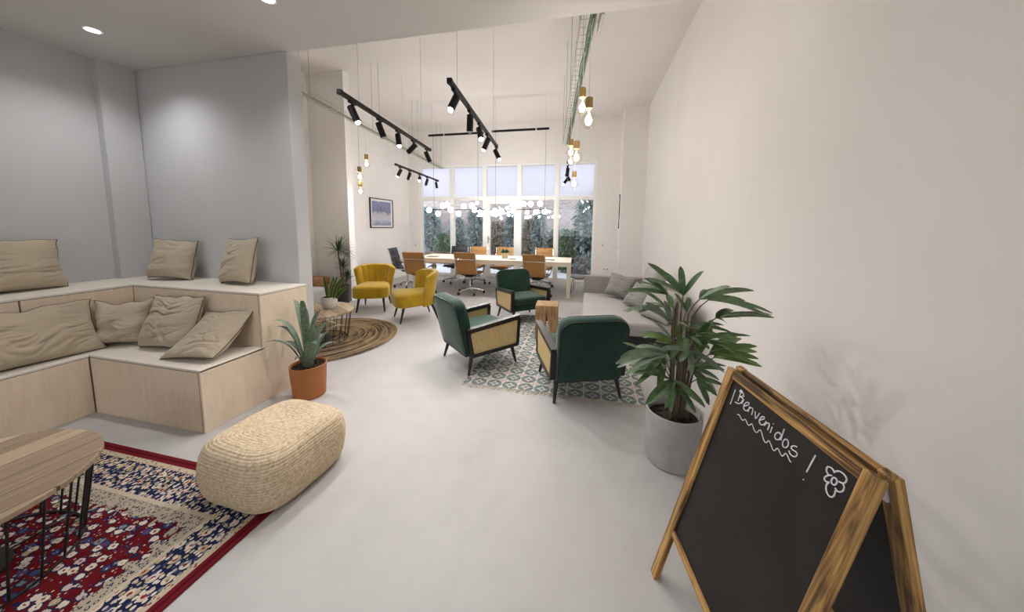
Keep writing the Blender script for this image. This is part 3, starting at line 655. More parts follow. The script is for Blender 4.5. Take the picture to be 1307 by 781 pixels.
# ---------------------------------------------------------------- wooden block stool
o = thing('block_stool', 'rough wooden block stool with split legs between the green armchairs', 'stool', (-.52, 4.17, .007), radians(4))
mb = MB(); w = .15
mb.b2(-w, w, -w, w, .33, .455, .008, 2).build('stool_top', 'block_wood', o, 30)
MB().prism(rpoly([(-w, 0), (-.03, 0), (-.012, .18), (-.004, .331), (-w, .331)], .006, 2), 'y', -w+.002, w-.002).build('stool_leg', 'block_wood', o, 30)
MB().prism(rpoly([(.06, 0), (w, 0), (w, .331), (.004, .331), (.03, .2)], .006, 2), 'y', -w+.002, w-.002).build('stool_leg', 'block_wood', o, 30)

# ---------------------------------------------------------------- yellow cocktail chair (front = +y)
def yellow_chair():
    o = thing('cocktail_chair', None, 'chair')
    for x in (-1, 1):
        for yt, yb in ((.20, .27), (-.22, -.31)):
            MB().tube([(x*.19, yt, .26), (x*.225, yb, 0)], [.022, .011], 14).build('leg', 'black_wood', o)
    # seat: rounded front drum
    pl = rpoly([(-.23, -.27), (.23, -.27), (.30, .24), (.2, .33), (-.2, .33), (-.30, .24)], [.06, .06, .10, .12, .12, .10], 6)
    rings = []
    for k, z in ((.90, .245), (.975, .25), (1.0, .275), (1.0, .36), (.99, .385), (.985, .39), (.992, .395), (.985, .415), (.94, .437), (.84, .450), (.6, .462), (.3, .467), (.04, .468)):
        rings.append([V((x*k, (y-.0)*k, z)) for x, y in pl])
    MB().loft(rings).build('seat', 'velvet_yellow', o, 60)
    MB().tube([(x*.992, y*.992, .390) for x, y in pl], .004, 6, True).build('seat_piping', 'velvet_yellow', o)
    NS, nch = 60, 7
    rings = []
    for i in range(NS+1):
        s = -1+2*i/NS; ed = abs(s)
        top = .775-.030*ed**3; th_ = .075*(1-.35*ed**8); R = []
        ch = .017*abs(math.cos(s*nch*pi/2))**.6*(1 if ed < .97 else 0)
        prof = []
        zs = [.30, .42, .50, .58, .66, .72, .755]
        for z in zs: prof.append((th_/2+ch, z))
        prof += [(th_/2*.75+ch*.5, top-.012), (th_*.2, top), (-th_*.25, top-.002), (-th_/2*.85, top-.018)]
        for z in (.735, .66, .56, .46, .36, .27, .235): prof.append((-th_/2, z))
        prof += [(0, .225)]
        for nn, z in prof:
            u = max(0, (z-.30)/.46); hw = .262+.075*u**1.2; wrap = .20+.03*u
            a = s*1.22; cx = hw*sin(a)/sin(1.22); cy = -.265-.085*u+wrap*(1-cos(a))/(1-cos(1.22))
            nx, ny = -sin(a)*.95, cos(a); l = sqrt(nx*nx+ny*ny)
            zz = z-.05*ed**4*max(0, u-.2) if z > .6 else z
            R.append(V((cx+nn*nx/l, cy+nn*ny/l, zz)))
        rings.append(R)
    MB().loft(rings).build('backrest', 'velvet_yellow', o, 50)
    return o
yc = yellow_chair(); yc.location = (-3.715, 4.825, 0); yc.rotation_euler = (0, 0, radians(-65-90+0)); yc['group'] = 'yellow cocktail chairs'
yc['label'] = 'yellow velvet cocktail chair with fluted back facing the viewer by the left wall'
c = copy_tree(yc); c.location = (-2.71, 4.48, 0); c.rotation_euler = (0, 0, radians(225-90)); c['label'] = 'yellow velvet cocktail chair turned sideways in the middle of the floor'

# ---------------------------------------------------------------- sofa
sx0, sx1, sy0, sy1 = -.05, 1.14, 3.62, 5.34
o = thing('sofa', 'light grey two-seat sofa with low arm along the right wall', 'sofa', (.55, 4.45, 0)); O = V(o.location)
def sp(name, mat, boxes, bevel=.03, lab=None, seg=4):
    mb = MB()
    for q in boxes: mb.b2(*q, bevel, seg)
    mb.xf(Matrix.Translation(-O)); ob = mb.build(name, mat, o, 50)
    if lab: ob['label'] = lab
    return ob
sp('frame', 'black_wood', [(sx0+.06, sx1-.02, sy0+.05, sy1-.01, .09, .30)], .01)
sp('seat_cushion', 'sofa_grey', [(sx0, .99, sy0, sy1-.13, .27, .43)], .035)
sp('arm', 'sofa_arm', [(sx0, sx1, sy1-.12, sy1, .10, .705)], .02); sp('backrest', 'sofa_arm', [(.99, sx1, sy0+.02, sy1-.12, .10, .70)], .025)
for x in (sx0+.1, sx1-.1):
    for y in (sy0+.12, sy1-.1): MB().cyl((x-O.x, y-O.y, 0), (x-O.x, y-O.y, .1), .018, .022).build('foot', 'black_wood', o)
def back_cushion(yc_, lean, rz=0.):
    mb = MB().b2(-.34, .34, -.09, .09, 0, .50, .07, 5); mb.xf(Matrix.Translation((.86-O.x, yc_-O.y, .425))@Matrix.Rotation(-pi/2+rz, 4, 'Z')@Matrix.Rotation(-lean, 4, 'X')); return mb.build('back_cushion', 'sofa_grey', o, 60)
back_cushion(4.80, .24)
cushion('throw_pillow', 'round-edged crumpled grey pillow at the far end of the sofa', 'pillow', .42, .36, .19, (.44, 4.86, .435), -.42, -.55, 11., 'linen_grey', 1.3, group='loose pillows on the sofa', roll=.1, ears=.10, seam='linen_grey')
cushion('throw_pillow', 'crumpled grey pillow lying back in the middle of the sofa', 'pillow', .42, .35, .16, (.60, 4.30, .435), -.62, -1.0, 12., 'linen_grey', 1.3, group='loose pillows on the sofa', roll=.05, ears=.08, seam='linen_grey')
cushion('throw_pillow', 'smooth light grey piped cushion at the near end of the sofa behind the palm', 'pillow', .44, .38, .17, (.76, 3.80, .435), -.40, -1.05, 13., 'sofa_grey', .25, group='loose pillows on the sofa', ears=.03, seam='linen_grey')

# grey upholstered ottoman and wooden block by the partition
o = thing('ottoman', 'grey upholstered ottoman half hidden behind the grey partition', 'ottoman', (-4.78, 4.25, 0))
MB().b2(-.33, .33, -.33, .33, .07, .40, .06, 5).build('padded_body', 'pouf_grey', o, 60)
for x in (-1, 1):
    for y in (-1, 1): MB().cyl((x*.24, y*.24, 0), (x*.24, y*.24, .075), .018, .022).build('foot', 'black_wood', o)
o = thing('wood_block_table', 'chunky wooden block table behind the grey ottoman', 'side table', (-5.02, 4.83, 0))
MB().b2(-.24, .24, -.16, .16, .36, .50, .01, 2).build('block_top', 'slice_wood', o, 30)
for x in (-.16, .16): MB().b2(x-.06, x+.06, -.14, .14, 0, .361, .006, 2).build('block_leg', 'slice_wood', o, 30)

# ================================================================= POTTED PLANTS
def pot(o, prof, mat, soil_r, soil_z, name='pot', seg=48):
    MB().lathe(prof, seg, cap=False).build(name, mat, o, 40, weld=True); mb = MB().lathe([(.001, soil_z+.004), (soil_r*.6, soil_z+.002), (soil_r, soil_z-.004), (soil_r, soil_z-.02), (.001, soil_z-.02)], 32); rnd = random.Random(3)
    for i in range(70):
        a, r = rnd.uniform(0, 2*pi), soil_r*.93*sqrt(rnd.random()); mb.sphere((r*cos(a), r*sin(a), soil_z+.003), rnd.uniform(.005, .011)*min(1, soil_r/.1), 6, 5)
    mb.build('soil', 'soil', o)
def strap(mb, base, az, elev, length, w, droop=.3, n=9, tip=.35, twist=0.):
    # long strap leaf growing from base
    d = V((cos(az)*cos(elev), sin(az)*cos(elev), sin(elev))); p = V(base); pts = [p.copy()]; ws = [w*.55]; st = length/n
    for i in range(1, n+1):
        u = i/n; d = (d+V((cos(az)*.5, sin(az)*.5, -1))*droop*st*2.2*u).normalized(); p = p+d*st; pts.append(p.copy())
        ws.append(w*(.55+.45*min(1, u/.4)) if u < .55 else max(.0006, w*(1-((u-.55)/.45)**1.6)))
    side = V((-sin(az+twist), cos(az+twist), 0)); nr = side.cross(d)
    mb.blade(pts, ws, V((-cos(az)*sin(elev), -sin(az)*sin(elev), cos(elev)+.2)), .35)
# orange pot with agave-like plant
po_ = V((-2.36, 2.18, 0)); o = thing('potted_succulent', 'strap-leaved grey-green plant in an orange pot by the end of the plywood seating', 'potted plant', po_)
pot(o, [(.001, 0), (.118, 0), (.124, .006), (.140, .275), (.142, .28), (.136, .283), (.130, .278), (.122, .23), (.001, .23)], 'terracotta', .124, .262)
# leaf centre lines traced at the plant's own depth: (tip px, tip py, depth offset)
mb = MB()
leaves = [(349, 409, -.04, .024), (351, 417, .10, .018), (337, 437, -.10, .016), (361, 437, .05, .020), (374, 383, .06, .017), (385, 384, -.05, .016), (389, 392, .12, .015), (413, 396, .00, .017), (428, 412, -.08, .022), (440, 415, .08, .023), (430, 437, .12, .020), (376, 461, -.13, .018), (400, 408, .16, .016), (404, 440, -.14, .022), (418, 425, .16, .020)]
for px, py, dy, w in leaves:
    tip = aty(px, py, po_.y+dy*1.6); tip = tip if tip.x > -2.575 else CO+ray(px, py)*(-2.575/ray(px, py).x); tip = tip-po_; b = V((tip.x*.10, tip.y*.15, .255)); hor = V((tip.x, tip.y, 0)); L = (tip-b).length
    ctrl = b+V((hor.x*.30, hor.y*.3, max(.10, (tip.z-.255)*.95+.05)))
    pts = [b*(1-u)**2+ctrl*2*u*(1-u)+tip*u*u for u in [i/10 for i in range(11)]]
    w *= 1.55; ws = [w*(.6+.4*min(1, i/4)) if i < 6 else w*max(.03, 1-((i-5.6)/4.4)**1.6) for i in range(11)]
    nr = V((-hor.x, -hor.y, .35)) if hor.length > .02 else V((0, -1, .2))
    mb.blade(pts, ws, nr, .35)
mb.build('leaves', 'agave_leaf', o, 60, fixn=False)

# snake plant on the coffee table
o = thing('potted_snake_plant', 'yellow-edged snake plant in a white pot on the wire coffee table', 'potted plant', (-3.235, 3.345, .412))
pot(o, [(.001, .0), (.055, 0), (.062, .006), (.086, .045), (.092, .09), (.092, .155), (.088, .157), (.083, .15), (.083, .12), (.001, .12)], 'white_pot', .084, .145)
mb = MB(); me_ = MB(); rnd = random.Random(11)
for px, py, dy in ((413, 352, 0), (424, 358, .06), (428, 360, -.04), (431, 352, .03), (436, 355, -.05), (441, 350, .05), (419, 364, -.07), (433, 362, .08), (445, 365, 0), (426, 352, .09)):
    tip = aty(px, py, 3.345+dy)-V(o.location); b = V((tip.x*.35, dy*.5, .14)); hor = V((tip.x-b.x, dy*.5, 0)); c1 = b+V((hor.x*.25, hor.y*.2, (tip.z-.14)*.55))
    pts = [b*(1-u)**2+c1*2*u*(1-u)+tip*u*u for u in [i/8 for i in range(9)]]; az = rnd.uniform(-.9, .9); nr = V((sin(az), -cos(az), .15))
    prof = [.65, .85, .97, 1, 1, .93, .78, .5, .03]; mb.blade(pts, [.021*q for q in prof], nr, .25)
    off = V((0, .0012, 0)); me_.blade([p+off for p in pts], [.026*q+.0005 for q in prof], nr, .25)
lf = mb.build('leaves', 'snake_leaf', o, 60, fixn=False); tag(me_.build('leaf_margins', 'snake_edge', lf, 60, fixn=False), 'yellow leaf margins')

# dracaena by the pillar
dl = V((-4.53, 5.02, 0)); o = thing('potted_dracaena', 'tall spiky dracaena with three leaf heads in a dark pot by the left pillar', 'potted plant', dl)
pot(o, [(.001, 0), (.092, 0), (.10, .01), (.108, .335), (.110, .34), (.104, .342), (.10, .335), (.095, .29), (.001, .29)], 'dark_pot', .096, .318)
heads = [(431.5, 322, 0), (438, 342, -.06), (443, 356, .08)]; rnd = random.Random(4); lv = MB(); stm = MB()
for k, (px, py, dy) in enumerate(heads):
    h = aty(px, py, dl.y+dy)-dl; b = V((.02*(k-1), .02*dy*10, .31)); mid = (b+h)/2+V((.01, 0, 0)); stm.tube([b, mid, h, h+V((0, 0, .05))], [.016, .013, .011, .006], 8)
    nl, LL = ((100, .36), (64, .25), (60, .24))[k]
    for i in range(nl):
        az = rnd.uniform(0, 2*pi); el = rnd.uniform(-.35, 1.35); strap(lv, h+V((0, 0, rnd.uniform(-.03, .06))), az, el, LL*rnd.uniform(.65, 1.05), .0065, rnd.uniform(.5, 1.6), 6)
stm.build('trunks', 'stem_brown', o); [setattr(v.co, 'y', .155-.02*sin(v.co.x*90)**2) for v in lv.b.verts if v.co.y > .155]; lv.build('leaves', 'dracaena_leaf', o, 60, fixn=False)

# lady palm by the right wall
pl = V((.575, 2.09, 0)); o = thing('potted_lady_palm', 'big bushy lady palm in a round concrete pot behind the chalkboard sign', 'potted plant', pl)
pot(o, [(.001, 0), (.150, 0), (.158, .008), (.170, .33), (.171, .338), (.160, .341), (.154, .334), (.150, .26), (.001, .26)], 'concrete_pot', .152, .285)
rnd = random.Random(21); lvd, lvl, lvg, stm = MB(), MB(), MB(), MB()
fans = [  # centre (px, py, depth offset), light?, blade tips (px, py, depth offset)
 ((872, 377, .02), 'd', [(827, 336, .10), (845, 346, .22), (868.5, 340, .05), (898, 346, -.05), (822, 356, -.10)]),
 ((893, 382, -.05), 'd', [(932, 366, -.22), (951, 384, -.15), (906, 373, .20), (962, 371, .02), (925, 372, .2)]),
 ((904, 383, .08), 'd', [(986, 400, .02), (955, 391, .18), (940, 384, .28), (985, 406, -.10)]),
 ((852, 376, -.08), 'd', [(823, 355, -.02), (812, 360, -.20), (795, 373, -.12), (858, 393, -.22), (836, 366, .14), (816, 366, .08)]),
 ((876, 398, .10), 'd', [(868, 383, .12), (861, 374, .2), (880, 380, .25)]),
 ((855, 411, -.14), 'g', [(819, 392, -.20), (824, 386, -.08), (878, 417, -.28), (849, 384, .02), (838, 380, -.25)]),
 ((914, 406, .06), 'd', [(988, 405.5, .08), (985, 402, -.10), (945, 407, .22), (931, 397, -.14), (928, 413, .12), (936, 396, .26)]),
 ((890, 436, -.06), 'd', [(911, 408, -.10), (906, 412, -.2)]), ((895, 450, -.05), 'l', [(909, 417, -.06), (886, 428, .1), (870, 412, .14)]),
 ((869, 442, -.02), 'l', [(862, 412, .04), (820, 427, .06), (888, 428, -.1), (836, 436, -.1)]),
 ((852, 451, -.16), 'g', [(786, 464, -.24), (788, 469, -.16), (792, 456, -.30), (800, 453, -.08), (812, 442, -.06), (828, 438, .05), (806, 472, -.28), (838, 441, -.22)]),
 ((906, 452, -.02), 'l', [(966, 442, -.04), (946, 432, .14), (942, 427, .24), (968, 458, -.10), (971, 467, -.2), (938, 438, .05), (930, 447, -.25)]),
 ((912, 456, .06), 'l', [(960, 455, .08), (972, 468, -.08), (966, 449, .2), (950, 443, .26), (940, 436, .32)]),
 ((881, 448, -.18), 'g', [(882, 479, -.30), (843, 446, -.26), (925, 476, -.24), (912, 470, -.1), (868, 462, -.3)]),
 ((848, 457, -.02), 'd', [(816, 459, .12), (815, 475, .02), (822, 478, -.14), (840, 500, -.22), (812, 470, .15)]),
 ((866, 496, -.16), 'd', [(849, 521, -.24), (826, 516, -.12), (888, 527, -.26), (829, 503, .0), (900, 520, -.12)]),
 ((880, 470, .10), 'd', [(918, 485, .16), (905, 500, .06), (925, 472, .18), (900, 466, .22), (915, 500, .14)]),
 ((889, 484, -.08), 'd', [(915, 505, -.14), (905, 517, -.06), (925, 493, -.04)]),
]
for (cx, cy, dy), kind, tips in fans:
    c = aty(cx, cy, pl.y+dy)-pl; mbx = {'d': lvd, 'l': lvl, 'g': lvg}[kind]
    sb = V((c.x*.22, c.y*.22, .28)); top = V((c.x*.45, c.y*.45, max(.34, c.z-.10))); stm.tube([sb, (sb+top)/2+V((.004, 0, 0)), top], [.010, .008, .006], 7); stm.tube([top, (top+c)/2+V((0, 0, .012)), c], [.0045, .0038, .003], 6)
    for px, py, dd in tips:
        t_ = aty(px, py, pl.y+dd)-pl; L = (t_-c).length; up = V((0, 0, 1)); mid = (c+t_)/2+up*L*.13; n = 8
        pts = [c*(1-u)**2+mid*2*u*(1-u)+t_*u*u for u in [i/n for i in range(n+1)]]
        w = min(.025, .012+.042*L); ws = [w*q for q in (.25, .6, .9, 1, 1, .97, .88, .68, .16)]
        d = (t_-c).normalized(); side = d.cross(up); nr = side.cross(d) if side.length > .05 else V((0, -1, 0))
        mbx.blade(pts, ws, nr+V((rnd.uniform(-.5, .5), -.55, rnd.uniform(-.1, .3))), .22)
for k in range(8):
    az = k*2*pi/8+.3; rr = rnd.uniform(.06, .14); z0 = rnd.uniform(.55, 1.02); c = V((rr*cos(az), rr*sin(az), z0)); sb = V((c.x*.3, c.y*.3, .28)); stm.tube([sb, V((c.x*.5, c.y*.5, z0-.08)), c], [.006, .0045, .003], 6)
    for q in range(6):
        a2 = az+(q-2.5)*.42+rnd.uniform(-.1, .1); L = rnd.uniform(.20, .30); t_ = c+V((cos(a2)*L*.95, sin(a2)*L*.95, rnd.uniform(-.10, .10)))
        if pl.x+t_.x > XR-.03: t_.x = XR-.03-pl.x
        mid = (c+t_)/2+V((0, 0, L*.14)); pts = [c*(1-u)**2+mid*2*u*(1-u)+t_*u*u for u in [i/8 for i in range(9)]]
        lvd.blade(pts, [.018*w_ for w_ in (.25, .6, .9, 1, 1, .97, .88, .68, .16)], V((-cos(a2)*.4+rnd.uniform(-.3, .3), -sin(a2)*.4-.3, 1)), .22)
stm.build('stems', 'stem_brown', o); lvd.build('dark_leaves', 'palm_leaf', o, 60, fixn=False)
tag(lvl.build('light_leaves', 'palm_leaf_light', o, 60, fixn=False), 'fresh light green leaves'); tag(lvg.build('grey_leaves', 'palm_leaf_grey', o, 60, fixn=False), 'dusty grey-green leaves')

# ================================================================= CHALKBOARD A-FRAME
F1 = atz(830, 727); E1 = V((.144, -.99, 0)).normalized(); UP1 = V((.257, .037, .966)).normalized(); UP1 = (UP1-E1*UP1.dot(E1)).normalized(); N1 = E1.cross(UP1)   # N1 faces the viewer's left
o = thing('chalkboard_sign', 'wooden A-frame chalkboard with a chalk welcome message and flower by the right wall', 'sign', F1)
W_, L_, SW, TK = .578, .984, .040, .022
Mx = Matrix((E1, -N1, UP1)).transposed().to_4x4()                      # local x along the sign, y into the sign, z up the board
def fr_part(name, mat, x0, x1, y0, y1, z0, z1, mx, parent, bevel=.002):
    mb = MB().b2(x0, x1, y0, y1, z0, z1, bevel, 1); ob = mb.build(name, mat, parent, 30); return ob
def panel(mx, text):
    root = MB().b2(SW-.003, W_-SW+.003, .011, .018, .245, L_-.02).build('board', 'chalkboard', o, 0); root.matrix_local = mx
    fr_part('stile', 'burnt_z', 0, SW, 0, TK, 0, L_-.002, mx, root); fr_part('stile', 'burnt_z', W_-SW, W_, 0, TK, 0, L_-.002, mx, root)
    fr_part('top_rail', 'burnt_x', SW, W_-SW, .002, TK-.001, L_-.034, L_-.004, mx, root); fr_part('bottom_rail', 'burnt_x', SW, W_-SW, .002, TK-.001, .225, .25, mx, root)
    if text:
        mb = MB()
        def sm(p):
            if len(p) < 3: return [V((a, .0105, b)) for a, b in p]
            P = [Vector(q) for q in p]; closed = (P[0]-P[-1]).length < 1e-6; out = []
            for i in range(len(P)-1):
                p0 = P[i-1] if i > 0 else (P[-2] if closed else P[0]); p3 = P[i+2] if i+2 < len(P) else (P[1] if closed else P[-1])
                for k in range(5):
                    u = k/5; q = .5*((2*P[i])+(P[i+1]-p0)*u+(2*p0-5*P[i]+4*P[i+1]-p3)*u*u+(3*P[i]-p0-3*P[i+1]+p3)*u**3); out.append(V((q.x, .0105, q.y)))
            out.append(V((P[-1].x, .0105, P[-1].y))); return out
        for i, p in enumerate(STROKES): mb.tube(sm(p), .0019 if i != 19 else .0015, 6)
        tag(mb.build('chalk_writing', 'chalk', root), 'white handwritten welcome word, wavy underline and flower')
    return root
STROKES = [[(0.0698, 0.9195), (0.0723, 0.8594)], [(0.0995, 0.9329), (0.1018, 0.8903)], [(0.0922, 0.9237), (0.0975, 0.9337), (0.1087, 0.9292)], [(0.0979, 0.9255), (0.1151, 0.928), (0.115, 0.9181), (0.1032, 0.9096), (0.1203, 0.9114), (0.1208, 0.8979), (0.1092, 0.8838), (0.0913, 0.8798)], [(0.1261, 0.911), (0.1241, 0.892)], [(0.121, 0.9226), (0.1212, 0.9198)], [(0.1352, 0.8887), (0.1529, 0.9061), (0.1521, 0.9137), (0.1413, 0.9086), (0.1357, 0.8939), (0.1401, 0.8835), (0.1524, 0.8826), (0.1613, 0.8932)], [(0.1619, 0.9055), (0.1633, 0.8849)], [(0.1624, 0.8949), (0.1697, 0.9057), (0.1788, 0.9044), (0.1825, 0.8857)], [(0.1906, 0.905), (0.2034, 0.8857), (0.2098, 0.9106)], [(0.2183, 0.8889), (0.2343, 0.9056), (0.2301, 0.9104), (0.2219, 0.9036), (0.2195, 0.8911), (0.2258, 0.8827), (0.2367, 0.8844), (0.2438, 0.8952)], [(0.2448, 0.9043), (0.2451, 0.8872)], [(0.2464, 0.8934), (0.253, 0.9037), (0.2607, 0.9017), (0.2617, 0.8835)], [(0.273, 0.9033), (0.2741, 0.8829)], [(0.2724, 0.915), (0.2726, 0.9126)], [(0.3112, 0.9024), (0.3008, 0.9032), (0.2929, 0.8932), (0.2938, 0.8831), (0.3022, 0.8797), (0.311, 0.8876), (0.3138, 0.9002)], [(0.3128, 0.9244), (0.3162, 0.8873)], [(0.329, 0.9012), (0.3249, 0.8877), (0.3307, 0.8778), (0.3399, 0.8808), (0.3439, 0.8921), (0.3382, 0.902), (0.329, 0.9012)], [(0.3701, 0.9066), (0.3606, 0.9032), (0.3547, 0.8946), (0.3598, 0.8906), (0.3746, 0.8924), (0.3789, 0.8861), (0.3729, 0.8772), (0.3604, 0.875), (0.3523, 0.8805)], [(0.1227, 0.8476), (0.131, 0.8521), (0.1451, 0.8463), (0.1556, 0.8461), (0.164, 0.8557), (0.1816, 0.8482), (0.19, 0.8508), (0.1975, 0.8607), (0.2165, 0.8487), (0.228, 0.8502), (0.2375, 0.8661), (0.2615, 0.8481), (0.2737, 0.8463), (0.2811, 0.8586), (0.3036, 0.8459), (0.3107, 0.8473), (0.3172, 0.86), (0.3332, 0.8529), (0.3406, 0.8527), (0.348, 0.8669), (0.3664, 0.8578), (0.3719, 0.8585)], [(0.4246, 0.9241), (0.4203, 0.8683)], [(0.42, 0.8444), (0.4222, 0.845)], [(0.4852, 0.9099), (0.4823, 0.9007), (0.4851, 0.8941), (0.4918, 0.8943), (0.4952, 0.9027), (0.4922, 0.9098), (0.4852, 0.9099)], [(0.4795, 0.9101), (0.4722, 0.9062), (0.4641, 0.9097), (0.4617, 0.9183), (0.4659, 0.9238), (0.4743, 0.9253), (0.4821, 0.9203)], [(0.4823, 0.9244), (0.4901, 0.9325), (0.5029, 0.9336), (0.511, 0.9282), (0.5111, 0.9194), (0.5066, 0.9132), (0.4982, 0.9101)], [(0.5066, 0.9132), (0.5128, 0.9084), (0.5137, 0.899), (0.5097, 0.8914), (0.5029, 0.8874), (0.4963, 0.8902)], [(0.499, 0.885), (0.5012, 0.874), (0.4967, 0.8639), (0.4883, 0.8628), (0.4802, 0.8696), (0.4766, 0.8809), (0.4799, 0.8912)], [(0.4799, 0.8912), (0.4728, 0.8867), (0.4665, 0.889), (0.4672, 0.8964), (0.4726, 0.9052)]]
panel(Mx, True)
UP2 = V((-UP1.x, -UP1.y, UP1.z)); UP2 = (UP2-E1*UP2.dot(E1)).normalized(); N2 = E1.cross(UP2)
top_shift = UP1*L_-N1*TK
base2 = top_shift+V((-N1.x, -N1.y, 0)).normalized()*.007-UP2*L_
mx2 = Matrix((E1, -N2, UP2)).transposed().to_4x4(); mx2.translation = base2+V((0, 0, -base2.z))
panel(mx2, False)
for x in (.012, W_-.012-.003):                                        # steel hinge plates across the top ends
    hb = MB().prism(rpoly([(.006, -.035), (.05, -.055), (.064, -.03), (.05, -.004), (.006, -.002)], .008, 3), 'x', 0, .003); hb.xf(Matrix.Translation(UP1*L_+E1*x)@Mx.to_3x3().to_4x4())
    hb.build('hinge', 'steel', o, 30)

# ================================================================= MEETING TABLE AND OFFICE CHAIRS
TR_ = radians(2.4); tc_ = V((-2.14, 6.98, 0))
o = thing('meeting_table', 'long pale wooden meeting table in front of the garden windows', 'table', tc_, TR_); tl, tw, tz = 3.56, 1.08, .765
MB().b2(-tl/2, tl/2, -tw/2, tw/2, tz-.03, tz, .003, 1).build('table_top', 'table_wood', o, 0)
MB().b2(-tl/2+.01, tl/2-.01, -tw/2+.01, -tw/2+.03, tz-.10, tz-.03).b2(-tl/2+.01, tl/2-.01, tw/2-.03, tw/2-.01, tz-.10, tz-.03).b2(-tl/2+.01, -tl/2+.03, -tw/2+.03, tw/2-.03, tz-.10, tz-.03).b2(tl/2-.03, tl/2-.01, -tw/2+.03, tw/2-.03, tz-.10, tz-.03).build('apron', 'table_wood', o, 0)
for x in (-1, 1):
    for y in (-1, 1): MB().b2(x*(tl/2-.005), x*(tl/2-.085), y*(tw/2-.005), y*(tw/2-.085), 0, tz-.03, .003, 1).build('leg', 'table_wood', o, 0)
TM = Matrix.Translation(tc_)@Matrix.Rotation(TR_, 4, 'Z')
pp = V((-1.86, 6.90, tz)); o = thing('potted_herb', 'small green plant in a pale woven pot in the middle of the meeting table', 'potted plant', pp)
pot(o, [(.001, 0), (.060, 0), (.066, .01), (.078, .12), (.078, .13), (.072, .13), (.068, .1), (.001, .1)], 'pale_basket', .07, .115)
lv = MB(); rnd = random.Random(8)
for i in range(110):
    az = rnd.uniform(0, 2*pi); strap(lv, (.03*cos(az), .03*sin(az), .11), az, rnd.uniform(.15, 1.4), rnd.uniform(.07, .14), .012, .8, 5)
lv.build('leaves', 'shrub_green', o, 60, fixn=False)
for (px, py), lab, sz in (((553, 327.5), 'dark closed notebook on the left end of the meeting table', .28), ((702, 332), 'dark closed notebook on the right end of the meeting table', .22), ((654, 331), 'dark closed notebook beside the small plant on the meeting table', .16)):
    p = atz(px, py, tz); o = thing('notebook', lab, 'notebook', p, TR_, 'notebooks on the meeting table')
    MB().b2(-sz/2, sz/2, -.08, .08, 0, .010, .003, 1).build('cover', 'black_leather', o, 30); MB().b2(-sz/2+.004, sz/2+.0015, -.0815, .0815, .002, .008).build('pages', 'mat_white', o, 0)

